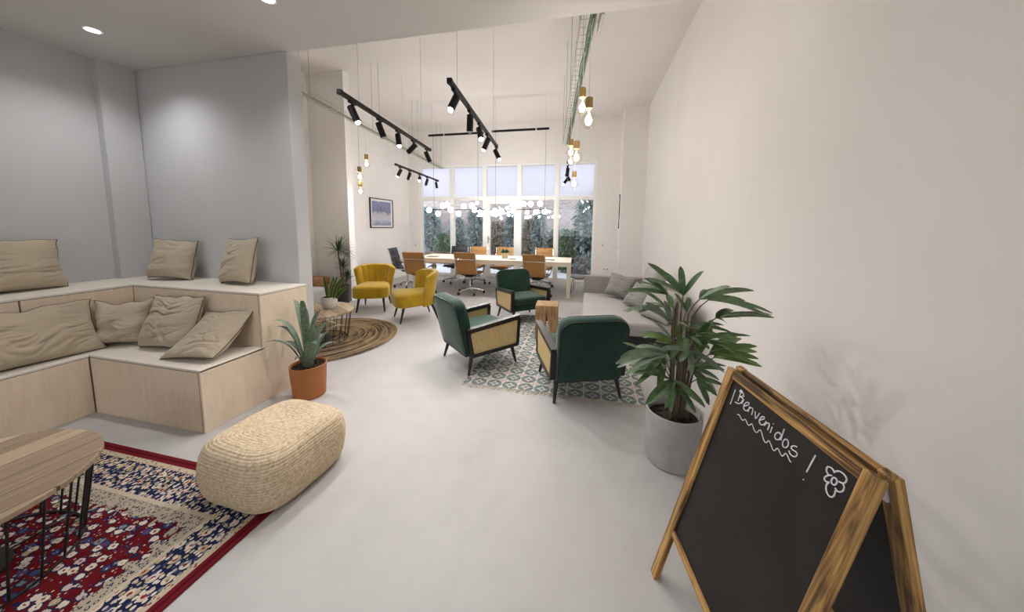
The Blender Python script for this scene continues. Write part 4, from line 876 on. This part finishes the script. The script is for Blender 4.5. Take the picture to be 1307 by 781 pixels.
def office_chair(nm, leather, pad):
    o = thing('office_chair', None, 'office chair')
    # side profile of the sling (y, z) from the seat front to the top of the back
    P = [(.25, .435), (.235, .458), (.18, .462), (.06, .452), (-.08, .448), (-.17, .455), (-.225, .49), (-.25, .55), (-.268, .63), (-.295, .74), (-.325, .84), (-.352, .925)]
    def dense(P, n=6):
        out = []
        for i in range(len(P)-1):
            p0 = Vector(P[max(i-1, 0)]); p1 = Vector(P[i]); p2 = Vector(P[i+1]); p3 = Vector(P[min(i+2, len(P)-1)])
            for k in range(n):
                u = k/n; out.append(.5*((2*p1)+(p2-p0)*u+(2*p0-5*p1+4*p2-p3)*u*u+(3*p1-p0-3*p2+p3)*u**3))
        out.append(Vector(P[-1])); return out
    D = dense(P); hw = .225; split = 6*6
    def sling(pts, name, pads):
        R = []; s = 0; prev = None
        tot = sum((pts[i+1]-pts[i]).length for i in range(len(pts)-1))
        for i, q in enumerate(pts):
            if prev is not None: s += (q-prev).length
            prev = q; d = (pts[min(i+1, len(pts)-1)]-pts[max(i-1, 0)]).normalized(); nn = Vector((d.y, -d.x)); nn = -nn if nn.y < 0 and name == 'seat' else nn
            if name == 'backrest': nn = Vector((abs(nn.x), -nn.y)) if nn.x < 0 else nn
            b = .012+.016*abs(sin(pi*pads*s/tot))**.5
            R.append([V((-hw, q.x-nn.x*.006, q.y-nn.y*.006)), V((-hw, q.x+nn.x*.004, q.y+nn.y*.004)), V((-hw+.03, q.x+nn.x*b, q.y+nn.y*b)), V((0, q.x+nn.x*b*1.1, q.y+nn.y*b*1.1)), V((hw-.03, q.x+nn.x*b, q.y+nn.y*b)), V((hw, q.x+nn.x*.004, q.y+nn.y*.004)), V((hw, q.x-nn.x*.006, q.y-nn.y*.006)), V((0, q.x-nn.x*.008, q.y-nn.y*.008))])
        return MB().loft(R).build(name, leather, o, 50)
    sling(D[:split+1], 'seat', 3); sling(D[split:], 'backrest', 3)
    tp = D[-1]; MB().tube([(-hw, tp.x, tp.y), (hw, tp.x, tp.y)], .016, 10).build('head_roll', leather, o)
    for s in (-1, 1):
        MB().tube([V((s*(hw+.008), q.x-.004, q.y)) for q in D[2::2]], .011, 8).build('side_rail', 'chrome', o)
    MB().tube([(-hw-.008, -.318, .785), (-.1, -.335, .79), (.1, -.335, .79), (hw+.008, -.318, .785)], .010, 8).tube([(-hw-.008, -.05, .43), (hw+.008, -.05, .43)], .012, 8).build('cross_bar', 'chrome', o)
    for s in (-1, 1):
        x = s*(hw+.045)
        MB().tube([(s*(hw+.01), -.262, .58), (x, -.25, .618), (x, -.05, .622), (x, .14, .62), (x, .175, .60), (x, .16, .52), (s*(hw+.01), .08, .455)], .009, 8).build('arm_loop', 'chrome', o)
        MB().tube([(x, -.2, .624), (x, .0, .628), (x, .13, .624), (x, .178, .60), (x, .172, .55)], [.012, .017, .017, .016, .012], 10).build('arm_pad', pad, o)
    MB().b2(-.09, .09, -.11, .09, .375, .43, .02, 3).tube([(.06, .0, .395), (.22, .03, .39)], .007, 8).tube([(-.17, -.12, .44), (-.06, -.05, .40), (.06, -.05, .40), (.17, -.12, .44)], .012, 8).build('tilt_mechanism', 'black_metal', o)
    MB().cyl((0, 0, .12), (0, 0, .38), .024, .02, 16).cyl((0, 0, .085), (0, 0, .14), .038, .032, 16).build('gas_column', 'chrome', o)
    for i in range(5):
        a = 2*pi*i/5+.3; c_, s_ = cos(a), sin(a)
        MB().tube([(c_*.02, s_*.02, .115), (c_*.16, s_*.16, .098), (c_*.30, s_*.30, .076)], [.022, .017, .012], 8).build('base_spoke', 'chrome', o)
        cm = MB(); t_ = V((-s_, c_, 0)); p = V((c_*.30, s_*.30, .029))
        for k in (-1, 1): cm.cyl(p+t_*(k*.010-.007), p+t_*(k*.010+.007), .029, None, 16)
        cm.cyl((c_*.30, s_*.30, .045), (c_*.30, s_*.30, .078), .010).build('caster', 'black_wood', o)
    return o
tan = office_chair('tan', 'tan_leather', 'dark_brown'); blk = office_chair('black', 'black_leather', 'black_leather')
def cy_(px, Y): d = ray(px, 330); return d.x*(Y/d.y)
seats = [(tan, 'tan leather office chair seen from behind, leftmost on the near side of the meeting table', cy_(537, 6.18), 6.18, 4), (tan, 'tan leather office chair seen from behind, middle of the near side', cy_(600, 6.46), 6.46, 2), (tan, 'tan leather office chair seen from behind, rightmost on the near side', cy_(686, 6.50), 6.50, -4),
         (tan, 'tan office chair on the window side of the table beside the black one', cy_(606.5, 7.68), 7.68, 184), (tan, 'tan office chair on the window side behind the small table plant', cy_(640, 7.72), 7.72, 180), (tan, 'tan office chair on the window side near the right end of the table', cy_(692, 7.78), 7.78, 178),
         (blk, 'black office chair on the window side of the meeting table', cy_(581, 7.66), 7.66, 182), (blk, 'black office chair turned sideways at the left head of the meeting table', -4.29, 6.80, -80)]
first = set()
for proto, lab, x, y, rz in seats:
    c = proto if proto not in first else copy_tree(proto); first.add(proto)
    c.location = (x, y, 0); c.rotation_euler = (0, 0, radians(rz)); c['label'] = lab; c['group'] = 'office chairs around the meeting table'

# wire shell chair by the window
o = thing('wire_lounge_chair', 'grey wire-mesh shell chair on a sled base by the right garden window', 'chair', (-.18, 7.22, 0), radians(174))
mb = MB()
def shell(u, v):
    x = (u-.5)*.36*(1-.25*(2*v-1)**2*(.5 if v < .5 else 1)); 
    if v < .5: w = v/.5; y, z = .24-.40*w, .36-.05*sin(pi*w)
    else: w = (v-.5)/.5; y, z = -.16-.14*w, .36+.46*w**1.1
    k = (2*u-1)**2; return V((x, y+.07*k*(1 if v > .4 else .3), z+.05*k*(1 if v < .6 else .2)))
for i in range(13): mb.tube([shell(i/12, j/16) for j in range(17)], .0065, 5)
for j in range(17): mb.tube([shell(i/12, j/16) for i in range(13)], .0065, 5)
mb.build('wire_shell', 'wire_grey', o)
MB().grid(lambda u, v: shell(.14+.72*u, .10+.36*v)+V((0, 0, .012)), 10, 10).grid(lambda u, v: shell(.14+.72*u, .10+.36*v)+V((0, 0, .035)), 10, 10).build('seat_pad', 'pouf_grey', o)
for s in (-1, 1): MB().tube([(s*.13, .14, .33), (s*.155, .22, .012), (s*.155, -.20, .012), (s*.13, -.12, .31)], .007, 8).build('sled_leg', 'black_metal', o)
mb = MB()
for i in range(9): x = -.14+.28*i/8; mb.tube([(x, .20, .03), (x, .17, .30)], .0022, 5)
for i in range(7): z = .04+.25*i/6; mb.tube([(-.145, .205-.1*z, z), (.145, .205-.1*z, z)], .0022, 5)
tag(mb.build('front_grid', 'plastic_white', o), 'pale wire grid between the legs')

# ================================================================= CEILING LIGHTING
LIGHTS = []
def add_light(kind, parent, loc, energy, color=(1, .965, .945), size=.05, spot=None, rot=None, blend=.8):
    ld = bpy.data.lights.new('lamp_light', kind); ld.energy = energy; ld.color = color
    if kind == 'SPOT': ld.spot_size = spot; ld.spot_blend = blend; ld.shadow_soft_size = size
    elif kind == 'POINT': ld.shadow_soft_size = size
    lo = bpy.data.objects.new('lamp_light', ld); COL.objects.link(lo); lo.parent = parent; lo.location = loc
    if rot is not None: lo.rotation_euler = rot
    return lo
SPOT_W = 44.
def track(label, p0, p1, heads, wires, group='black track lights', top=HC):
    p0, p1 = V(p0), V(p1); mid = (p0+p1)/2; d = (p1-p0); L = d.length; d.normalize(); az = math.atan2(d.y, d.x)
    o = thing('track_light', label, 'track light', mid, az, group); ir = Matrix.Rotation(-az, 4, 'Z')
    MB().b2(-L/2, L/2, -.0175, .0175, -.016, .018, .002, 1).b2(-L/2-.004, -L/2+.03, -.02, .02, -.019, .021, .002, 1).b2(L/2-.03, L/2+.004, -.02, .02, -.019, .021, .002, 1).build('rail', 'dark_track', o, 0)
    for w in wires: MB().cyl((w*L/2, 0, .018), (w*L/2, 0, top-mid.z), .0022, None, 6).build('suspension_wire', 'steel', o)
    for t_, dirn, lit in heads:
        dv = (ir@V(dirn)).normalized(); x = (t_-.5)*L
        h = MB().b2(x-.045, x+.045, -.016, .016, -.034, -.014, .003, 1).cyl((x, 0, -.03), (x, 0, -.085), .009, None, 10).build('adapter', 'dark_track', o)
        pv = V((x, 0, -.095)); a, b = pv-dv*.045, pv+dv*.105
        hd = MB().tube([a, a+dv*.004, b, b+dv*.001, b-dv*.012], [.028, .031, .031, .026, .025], 20).build('spotlight', 'dark_track', o, 40)
        MB().tube([b-dv*.010, b-dv*.002], [.0255, .0255], 20).sphere(b-dv*.004, .0245, 14, 8).build('lamp_lens', 'lamp_white' if lit else 'plastic_grey', hd)
        if lit:
            q = dv.to_track_quat('-Z', 'Y'); add_light('SPOT', o, b+dv*.025, SPOT_W, spot=radians(120), rot=q.to_euler(), size=.04, blend=1.)
    return o
TZ = 2.6
def tp(px, py): return atz(px, py, TZ)
a0, a1 = tp(432.5, 116.8), tp(549, 191.6)
def frac(p0, p1, px):
    # where along the rail a given image column falls
    lo, hi = 0., 1.
    def col(t):
        v = p0.lerp(p1, t)-CO; return PX+FPX*v.dot(CR)/v.dot(CF)
    for _ in range(40):
        m_ = (lo+hi)/2
        if (col(m_) < px) == (col(1) > col(0)): lo = m_
        else: hi = m_
    return lo
track('black track light nearest the grey partition, carrying five spotlights', a0, a1, [(frac(a0, a1, 449.5), (.42, .05, -.9), 1), (frac(a0, a1, 484.5), (.30, .15, -.95), 0), (frac(a0, a1, 508), (.28, -.25, -.9), 1), (frac(a0, a1, 527.5), (-.8, .1, -.6), 0), (frac(a0, a1, 544.7), (.3, .25, -.9), 0)], (-.72, .7))
a0, a1 = tp(573.4, 102.8), tp(634, 186.8)
track('black track light over the middle of the room, first spotlight blazing at the viewer', a0, a1, [(frac(a0, a1, 580.5), (-.12, -.5, -.8), 1), (frac(a0, a1, 600), (-.08, .1, -1), 0), (frac(a0, a1, 612), (.3, -.4, -.8), 1), (frac(a0, a1, 622), (-.4, -.1, -.9), 1), (frac(a0, a1, 633.4), (.45, -.2, -.8), 1)], (-.8, .75))
a0, a1 = tp(504.7, 209.8), tp(559.3, 230.8)
track('black track light far left beside the framed picture', a0, a1, [(frac(a0, a1, 510.6), (-.45, -.1, -.85), 1), (frac(a0, a1, 522.7), (-.4, .1, -.9), 0), (frac(a0, a1, 535.5), (.3, -.65, -.55), 1), (frac(a0, a1, 545), (-.35, .1, -.9), 0), (frac(a0, a1, 556.7), (.15, .1, -1), 0)], (-.7, .7))
a0, a1 = V((-.395, 5.62, TZ)), V((-.52, 7.1, TZ))
track('black track light seen end-on behind the globe bulbs on the right', a0, a1, [(.12, (-.1, .2, -.95), 0), (.55, (.5, .1, -.85), 0), (.9, (-.6, -.2, -.8), 1)], (-.8, .8), top=3.095)

# black canopy bars high over the meeting table, from which the chandeliers hang
def canopy(label, px0, px1, py, gaps):
    Y = 6.92; p0, p1 = aty(px0, py[0], Y), aty(px1, py[1], Y); mid = (p0+p1)/2; o = thing('canopy_bar', label, 'lighting bar', mid, 0, 'black bars above the meeting table'); x0, x1 = p0.x-mid.x, p1.x-mid.x
    cuts = [x0]+[x0+(x1-x0)*g for g in gaps]+[x1]
    for i in range(len(cuts)-1): MB().b2(cuts[i]+(.015 if i else 0), cuts[i+1]-(.015 if i < len(cuts)-2 else 0), -.02, .02, -.02, .02, .002, 1).build('bar_segment', 'dark_track', o, 0)
    MB().b2(x0+.01, x1-.01, -.008, .008, .0, .012).build('connector', 'steel', o, 0)
    for x in (x0+.08, x1-.08): MB().cyl((x, 0, .015), (x, 0, HC-mid.z), .0025, None, 6).build('suspension_wire', 'steel', o)
    return mid
m1 = canopy('thin black ceiling bar above the left half of the meeting table', 547, 617, (174.2, 168.2), (.29,)); m2 = canopy('thin black ceiling bar above the right half of the meeting table', 628, 701, (168.6, 163), (.78,))
GL = [[(207, 383), (257, 402), (283, 358), (307, 352), (327, 381), (370, 402), (400, 361), (443, 357), (458, 381), (495, 404), (472, 343), (487, 388)],
      [(560, 400), (572, 387), (607, 388), (598, 399), (668, 352), (672, 386), (731, 348), (770, 349), (821, 347), (848, 390), (800, 392), (750, 396), (640, 372)]]
for k, (bx0, bx1, by, wires, lab) in enumerate(((552, 618, 267.6, (553.5, 610), 'black bar chandelier with white globe lamps over the left half of the meeting table'), (627, 705, 267.2, (632.5, 696), 'black bar chandelier with white globe lamps over the right half of the meeting table'))):
    Y = 6.92; p0, p1 = aty(bx0, by, Y), aty(bx1, by, Y); mid = (p0+p1)/2; o = thing('globe_chandelier', lab, 'chandelier', mid, 0, 'globe chandeliers over the meeting table')
    MB().cyl((p0.x-mid.x, 0, 0), (p1.x-mid.x, 0, 0), .009, None, 10).build('bar', 'dark_track', o)
    rnd = random.Random(30+k)
    for i, (gx, gy) in enumerate(GL[k]):
        dy = rnd.uniform(-.13, .13); g = aty(500+gx/4.34, 180+gy/4.34, Y+dy)-mid; r = .058 if (gx, gy) not in ((472, 343), (750, 396), (487, 388), (640, 372)) else .040
        bxp = max(p0.x-mid.x, min(p1.x-mid.x, g.x))
        MB().tube([(bxp, 0, 0), (bxp, dy*.5, g.z*.5), (g.x, g.y, g.z)], .005, 8).cyl((bxp-.012, 0, 0), (bxp+.012, 0, 0), .014, None, 10).build('globe_arm', 'dark_track', o)
        MB().sphere(g, r, 20, 14).build('globe', 'globe_white', o)
    for w in wires:
        x = aty(w, 220, Y).x-mid.x; MB().cyl((x, 0, 0), (x, 0, m1.z-mid.z), .0028, None, 6).build('suspension_wire', 'dark_track', o)

# wire cable trays
def cable_tray(label, p0, p1, mat, cable, width=.12, depth=.055, rods=(.04, .35, .66, .95)):
    p0, p1 = V(p0), V(p1); mid = (p0+p1)/2; d = p1-p0; L = d.length; az = math.atan2(d.y, d.x); o = thing('cable_tray', label, 'cable tray', mid, az, 'wire cable trays under the ceiling')
    mb = MB(); w = width/2
    for y, z in ((-w, depth), (-w, depth*.5), (-w, 0), (-w*.33, 0), (w*.33, 0), (w, 0), (w, depth*.5), (w, depth)): mb.cyl((-L/2, y, z), (L/2, y, z), .0022, None, 5)
    n = int(L/.1)
    for i in range(n+1):
        x = -L/2+L*i/n; mb.tube([(x, -w, depth), (x, -w, -.003), (x, w, -.003), (x, w, depth)], .0022, 5)
    mb.build('wire_basket', mat, o)
    for k in range(4):
        rnd = random.Random(k); pts = [(-L/2+L*i/24, (-w*.8 if cable == 'cable_green' else -w*.4)+w*.2*k+rnd.uniform(-.006, .006), .010+.004*(k % 2)+rnd.uniform(0, .004)) for i in range(25)]
        MB().tube(pts, .0065, 6).build('cable', cable, o)
    for r in rods: MB().cyl((-L/2+L*r, w+.004, .0), (-L/2+L*r, w+.004, HC-mid.z), .003, None, 6).cyl((-L/2+L*r, -w-.004, .0), (-L/2+L*r, -w-.004, HC-mid.z), .003, None, 6).build('hanger_rod', 'galv', o)
    return o, az
tl0, tl1 = V((-3.54, 3.4, 3.1)), V((-4.16, 8.47, 3.1)); tr0, tr1 = V((-.045, 2.54, 3.1)), V((-.5, 6.4, 3.1))
cable_tray('long greenish wire cable tray along the left wall under the ceiling', tl0+(tl0-tl1)*.03, tl1, 'tray_green', 'tray_green')
ot, az = cable_tray('wire cable tray with green cables above the globe bulbs on the right', tr0, tr1, 'galv', 'cable_green')
pb = atz(759, 28, 3.08); jb = MB().b2(-.12, .12, -.012, .012, -.05, .05, .004, 1); q = ot.matrix_basis.inverted()@V((.035, 2.68, 3.12)); jb.xf(Matrix.Translation(q)); tag(jb.build('junction_box', 'plastic_grey', ot, 0), 'grey flat box clipped to the tray')

# globe bulbs on cords (local origin = bulb centre)
def pendant(label, c, ztop, r, group, watts):
    o = thing('pendant_bulb', label, 'pendant lamp', c, 0, group)
    MB().cyl((0, 0, r*1.05+.11), (0, 0, ztop-c[2]), .0028, None, 6).build('cord', 'plastic_white', o)
    MB().lathe([(.001, r+.025), (.030, r+.025), (.031, r+.03), (.031, r+.105), (.028, r+.11), (.001, r+.11)], 24).build('lamp_holder', 'brass_cap', o, 40)
    pts = [(r*cos(t_), r*sin(t_)) for t_ in [-pi/2+(pi/2+1.18)*i/18 for i in range(19)]]; pts[0] = (.0006, -r)
    gl = MB().lathe(pts+[(.022, r*.98+.012), (.021, r+.03)], 32, cap=False).build('glass_globe', 'glass_globe', o, 60)
    fm = MB()
    for i in range(4): a = i*pi/2; fm.tube([(.008*cos(a), .008*sin(a), r*.5), (.022*cos(a), .022*sin(a), .0), (.010*cos(a), .010*sin(a), -r*.5)], 0.0065, 8)
    fm.build('filament', 'filament', gl); MB().cyl((0, 0, r*.4), (0, 0, r+.03), .007, .012, 10).build('lamp_stem', 'plastic_white', gl)
    add_light('POINT', o, (0, 0, 0), watts, (1, .94, .88), .03)
R_ = 'globe bulbs under the right cable tray'
for n, (x, y, z), r in (('nearer globe bulb with wooden cap, highest but one under the right cable tray', (-.035, 2.72, 2.368), .066), ('globe bulb half hidden behind the nearest one under the right cable tray', (-.101, 3.1, 2.605), .066), ('large globe bulb in the middle of the lower cluster before the garden window', (-.163, 3.6, 2.261), .066),
                        ('globe bulb hidden behind the middle one, topmost of the lower cluster', (-.27, 4.3, 2.475), .060), ('globe bulb at the left of the lower cluster before the garden window', (-.314, 5.0, 2.497), .064), ('lowest globe bulb hanging alone in front of the garden window', (-.23, 4.6, 2.108), .064)):
    pendant(n, (x, y, z), 3.1, r, R_, 11)
L__ = 'globe bulbs under the left cable tray'
for n, (px, py), Y, r in (('globe bulb hanging highest of three near the framed picture', (467.9, 209.5), 4.78, .050), ('middle globe bulb of three hanging near the framed picture', (459.2, 225.5), 4.57, .050), ('lowest globe bulb of three hanging near the framed picture', (460.2, 244.5), 4.62, .050)):
    c = aty(px, py, Y); pendant(n, c, 3.1, r, L__, 6)

# recessed downlights in the low ceiling
for (px, py), lab in (((118, 38.5), 'round recessed downlight in the low ceiling above the left pillows'), ((341, -1.5), 'round recessed downlight at the top edge of the low ceiling')):
    p = atz(px, py, HL); o = thing('downlight', lab, 'downlight', p, 0, 'recessed downlights')
    MB().lathe([(.040, -.001), (.052, -.004), (.055, 0), (.04, .0)], 32, cap=False).build('trim_ring', 'frame_white', o)
    MB().lathe([(.001, -.0015), (.041, -.0015), (.041, -.0005), (.001, -.0005)], 32).build('lamp_disc', 'downlight', o)
    add_light('SPOT', o, (0, 0, -.03), 42, (.98, .98, 1), .05, radians(140), (0, 0, 0), 1.)
for x, y in ((-3.9, -.4), (-2.2, -.4), (-.5, -.4), (-.5, 1.3), (-2.2, -2.2), (-.5, -2.2)):  # unseen downlights added above and behind the viewer to brighten the room
    o = thing('downlight', 'added round downlight in the low ceiling above the viewer, out of view', 'downlight', (x, y, HL), 0, 'recessed downlights')
    MB().lathe([(.040, -.001), (.052, -.004), (.055, 0), (.04, .0)], 32, cap=False).build('trim_ring', 'frame_white', o)
    MB().lathe([(.001, -.0015), (.041, -.0015), (.041, -.0005), (.001, -.0005)], 32).build('lamp_disc', 'downlight', o)
    add_light('SPOT', o, (0, 0, -.03), 13, (1, .97, .94), .05, radians(165), (0, 0, 0), 1.)

# ================================================================= GARDEN OUTSIDE
struct(MB().b2(-14, 9, YF+.2, 15, -.15, -.03).build('ground_patio', 'patio', smooth=0))
o = MB().b2(-14, 9, 12.6, 12.9, -.1, 7.0).build('garden_wall', 'brick', None, 0); struct(o)
o = tag(MB().b2(-6.5, 1.2, 11.5, 12.4, -.03, .42, .01, 1).b2(-6.55, 1.25, 11.45, 11.5, .36, .45, .005, 1).build('planter_box', 'planter', None, 0), 'long brown planter box along the brick garden wall', 'planter')
def shrub(name, label, loc, rx, ry, h, mat, n, seed, leaf=.09, group='garden shrubs outside the window'):
    o = thing(name, label, 'shrub', loc, 0, group); rnd = random.Random(seed); lv = MB(); stm = MB()
    for i in range(9):
        a = rnd.uniform(0, 2*pi); r = rnd.uniform(.2, .8); e_ = V((rx*r*cos(a), ry*r*sin(a), h*rnd.uniform(.6, .95))); stm.tube([(e_.x*.1, e_.y*.1, 0), (e_.x*.5, e_.y*.5, e_.z*.55), e_], [.018, .012, .005], 5)
    for i in range(n):
        a = rnd.uniform(0, 2*pi); z = rnd.uniform(.03, 1); rr = sqrt(rnd.random())*(1-.55*max(0, z-.5)*2*.9)*(.75+.35*noise.noise(V((a*2, z*4, seed))))
        p = V((rx*rr*cos(a), ry*rr*sin(a), h*z)); dr = V((cos(a)+rnd.uniform(-.6, .6), sin(a)+rnd.uniform(-.6, .6), rnd.uniform(-.5, .7))).normalized(); L = leaf*rnd.uniform(.7, 1.5)
        lv.blade([p, p+dr*L*.5, p+dr*L+V((0, 0, -L*.25))], [.006, leaf*.24, .002], V((rnd.uniform(-1, 1), rnd.uniform(-1, .2), rnd.uniform(.2, 1))), .2)
    stm.build('branches', 'stem_brown', o); lv.build('foliage', mat, o, 60, weld=False, fixn=False)
def ox(px, Y): d = ray(px, 320); return d.x*Y/d.y
for (px, Y, rx, ry, h, mat, n, lf, kind) in ((550, 11.9, .95, .5, 1.75, 'shrub_blue', 1500, .14, 'bushy blue-green shrub behind the leftmost window bay'), (583, 12.0, .8, .45, 1.35, 'shrub_blue', 1000, .13, 'blue-green shrub behind the second window bay'), (607, 11.9, .7, .45, 1.7, 'shrub_blue', 900, .15, 'taller blue-green shrub right of the second window bay'), (634, 12.0, .75, .45, 1.25, 'shrub_brown', 900, .12, 'dry brownish shrub behind the glass door'), (653, 11.9, .5, .4, 1.7, 'shrub_blue', 700, .14, 'slim dark blue-green shrub right of the glass door'),
        (676, 12.0, .6, .45, 1.35, 'shrub_brown', 700, .12, 'dry shrub behind the fourth window bay'), (689, 11.8, .5, .4, 1.6, 'shrub_blue', 700, .14, 'blue-green shrub in the middle of the fourth window bay'), (727, 10.6, .75, .5, 1.45, 'shrub_green', 1400, .13, 'dark green bushy shrub low in the rightmost window bay'), (751, 10.6, .7, .6, 2.7, 'shrub_blue', 1100, .30, 'tall feathery blue-grey shrub at the right edge of the rightmost window bay'), (708, 12.0, .5, .4, .95, 'shrub_green', 600, .11, 'low dark green shrub between the fourth and fifth window bays'), (566, 11.4, .5, .4, .75, 'shrub_green', 600, .11, 'low green shrub in front of the blue-green ones on the left')):
    base = .44 if Y > 11.3 else -.03
    shrub('garden_shrub', kind, (ox(px, Y), Y, base), rx*.62, ry*.62, h, mat, n, int(px), lf)

# ================================================================= SKY AND EXPOSURE
w = bpy.data.worlds.new('World'); SC.world = w; w.use_nodes = True; nt = w.node_tree; nt.nodes.clear()
bg = nt.nodes.new('ShaderNodeBackground'); wo = nt.nodes.new('ShaderNodeOutputWorld'); nt.links.new(bg.outputs[0], wo.inputs[0])
tcw = nt.nodes.new('ShaderNodeTexCoord'); sx = nt.nodes.new('ShaderNodeSeparateXYZ'); nt.links.new(tcw.outputs['Generated'], sx.inputs[0])
rp = nt.nodes.new('ShaderNodeValToRGB'); nt.links.new(sx.outputs[2], rp.inputs[0]); rp.color_ramp.elements[0].position = 0; rp.color_ramp.elements[0].color = (.92, .94, .97, 1); rp.color_ramp.elements[1].color = (.82, .88, 1, 1)
nt.links.new(rp.outputs[0], bg.inputs[0]); bg.inputs[1].default_value = 2.6
vs = SC.view_settings; vs.view_transform = 'Standard'; vs.look = 'None'; vs.gamma = 1; vs.use_curve_mapping = False; vs.exposure = 0.18
SC.display_settings.display_device = 'sRGB'
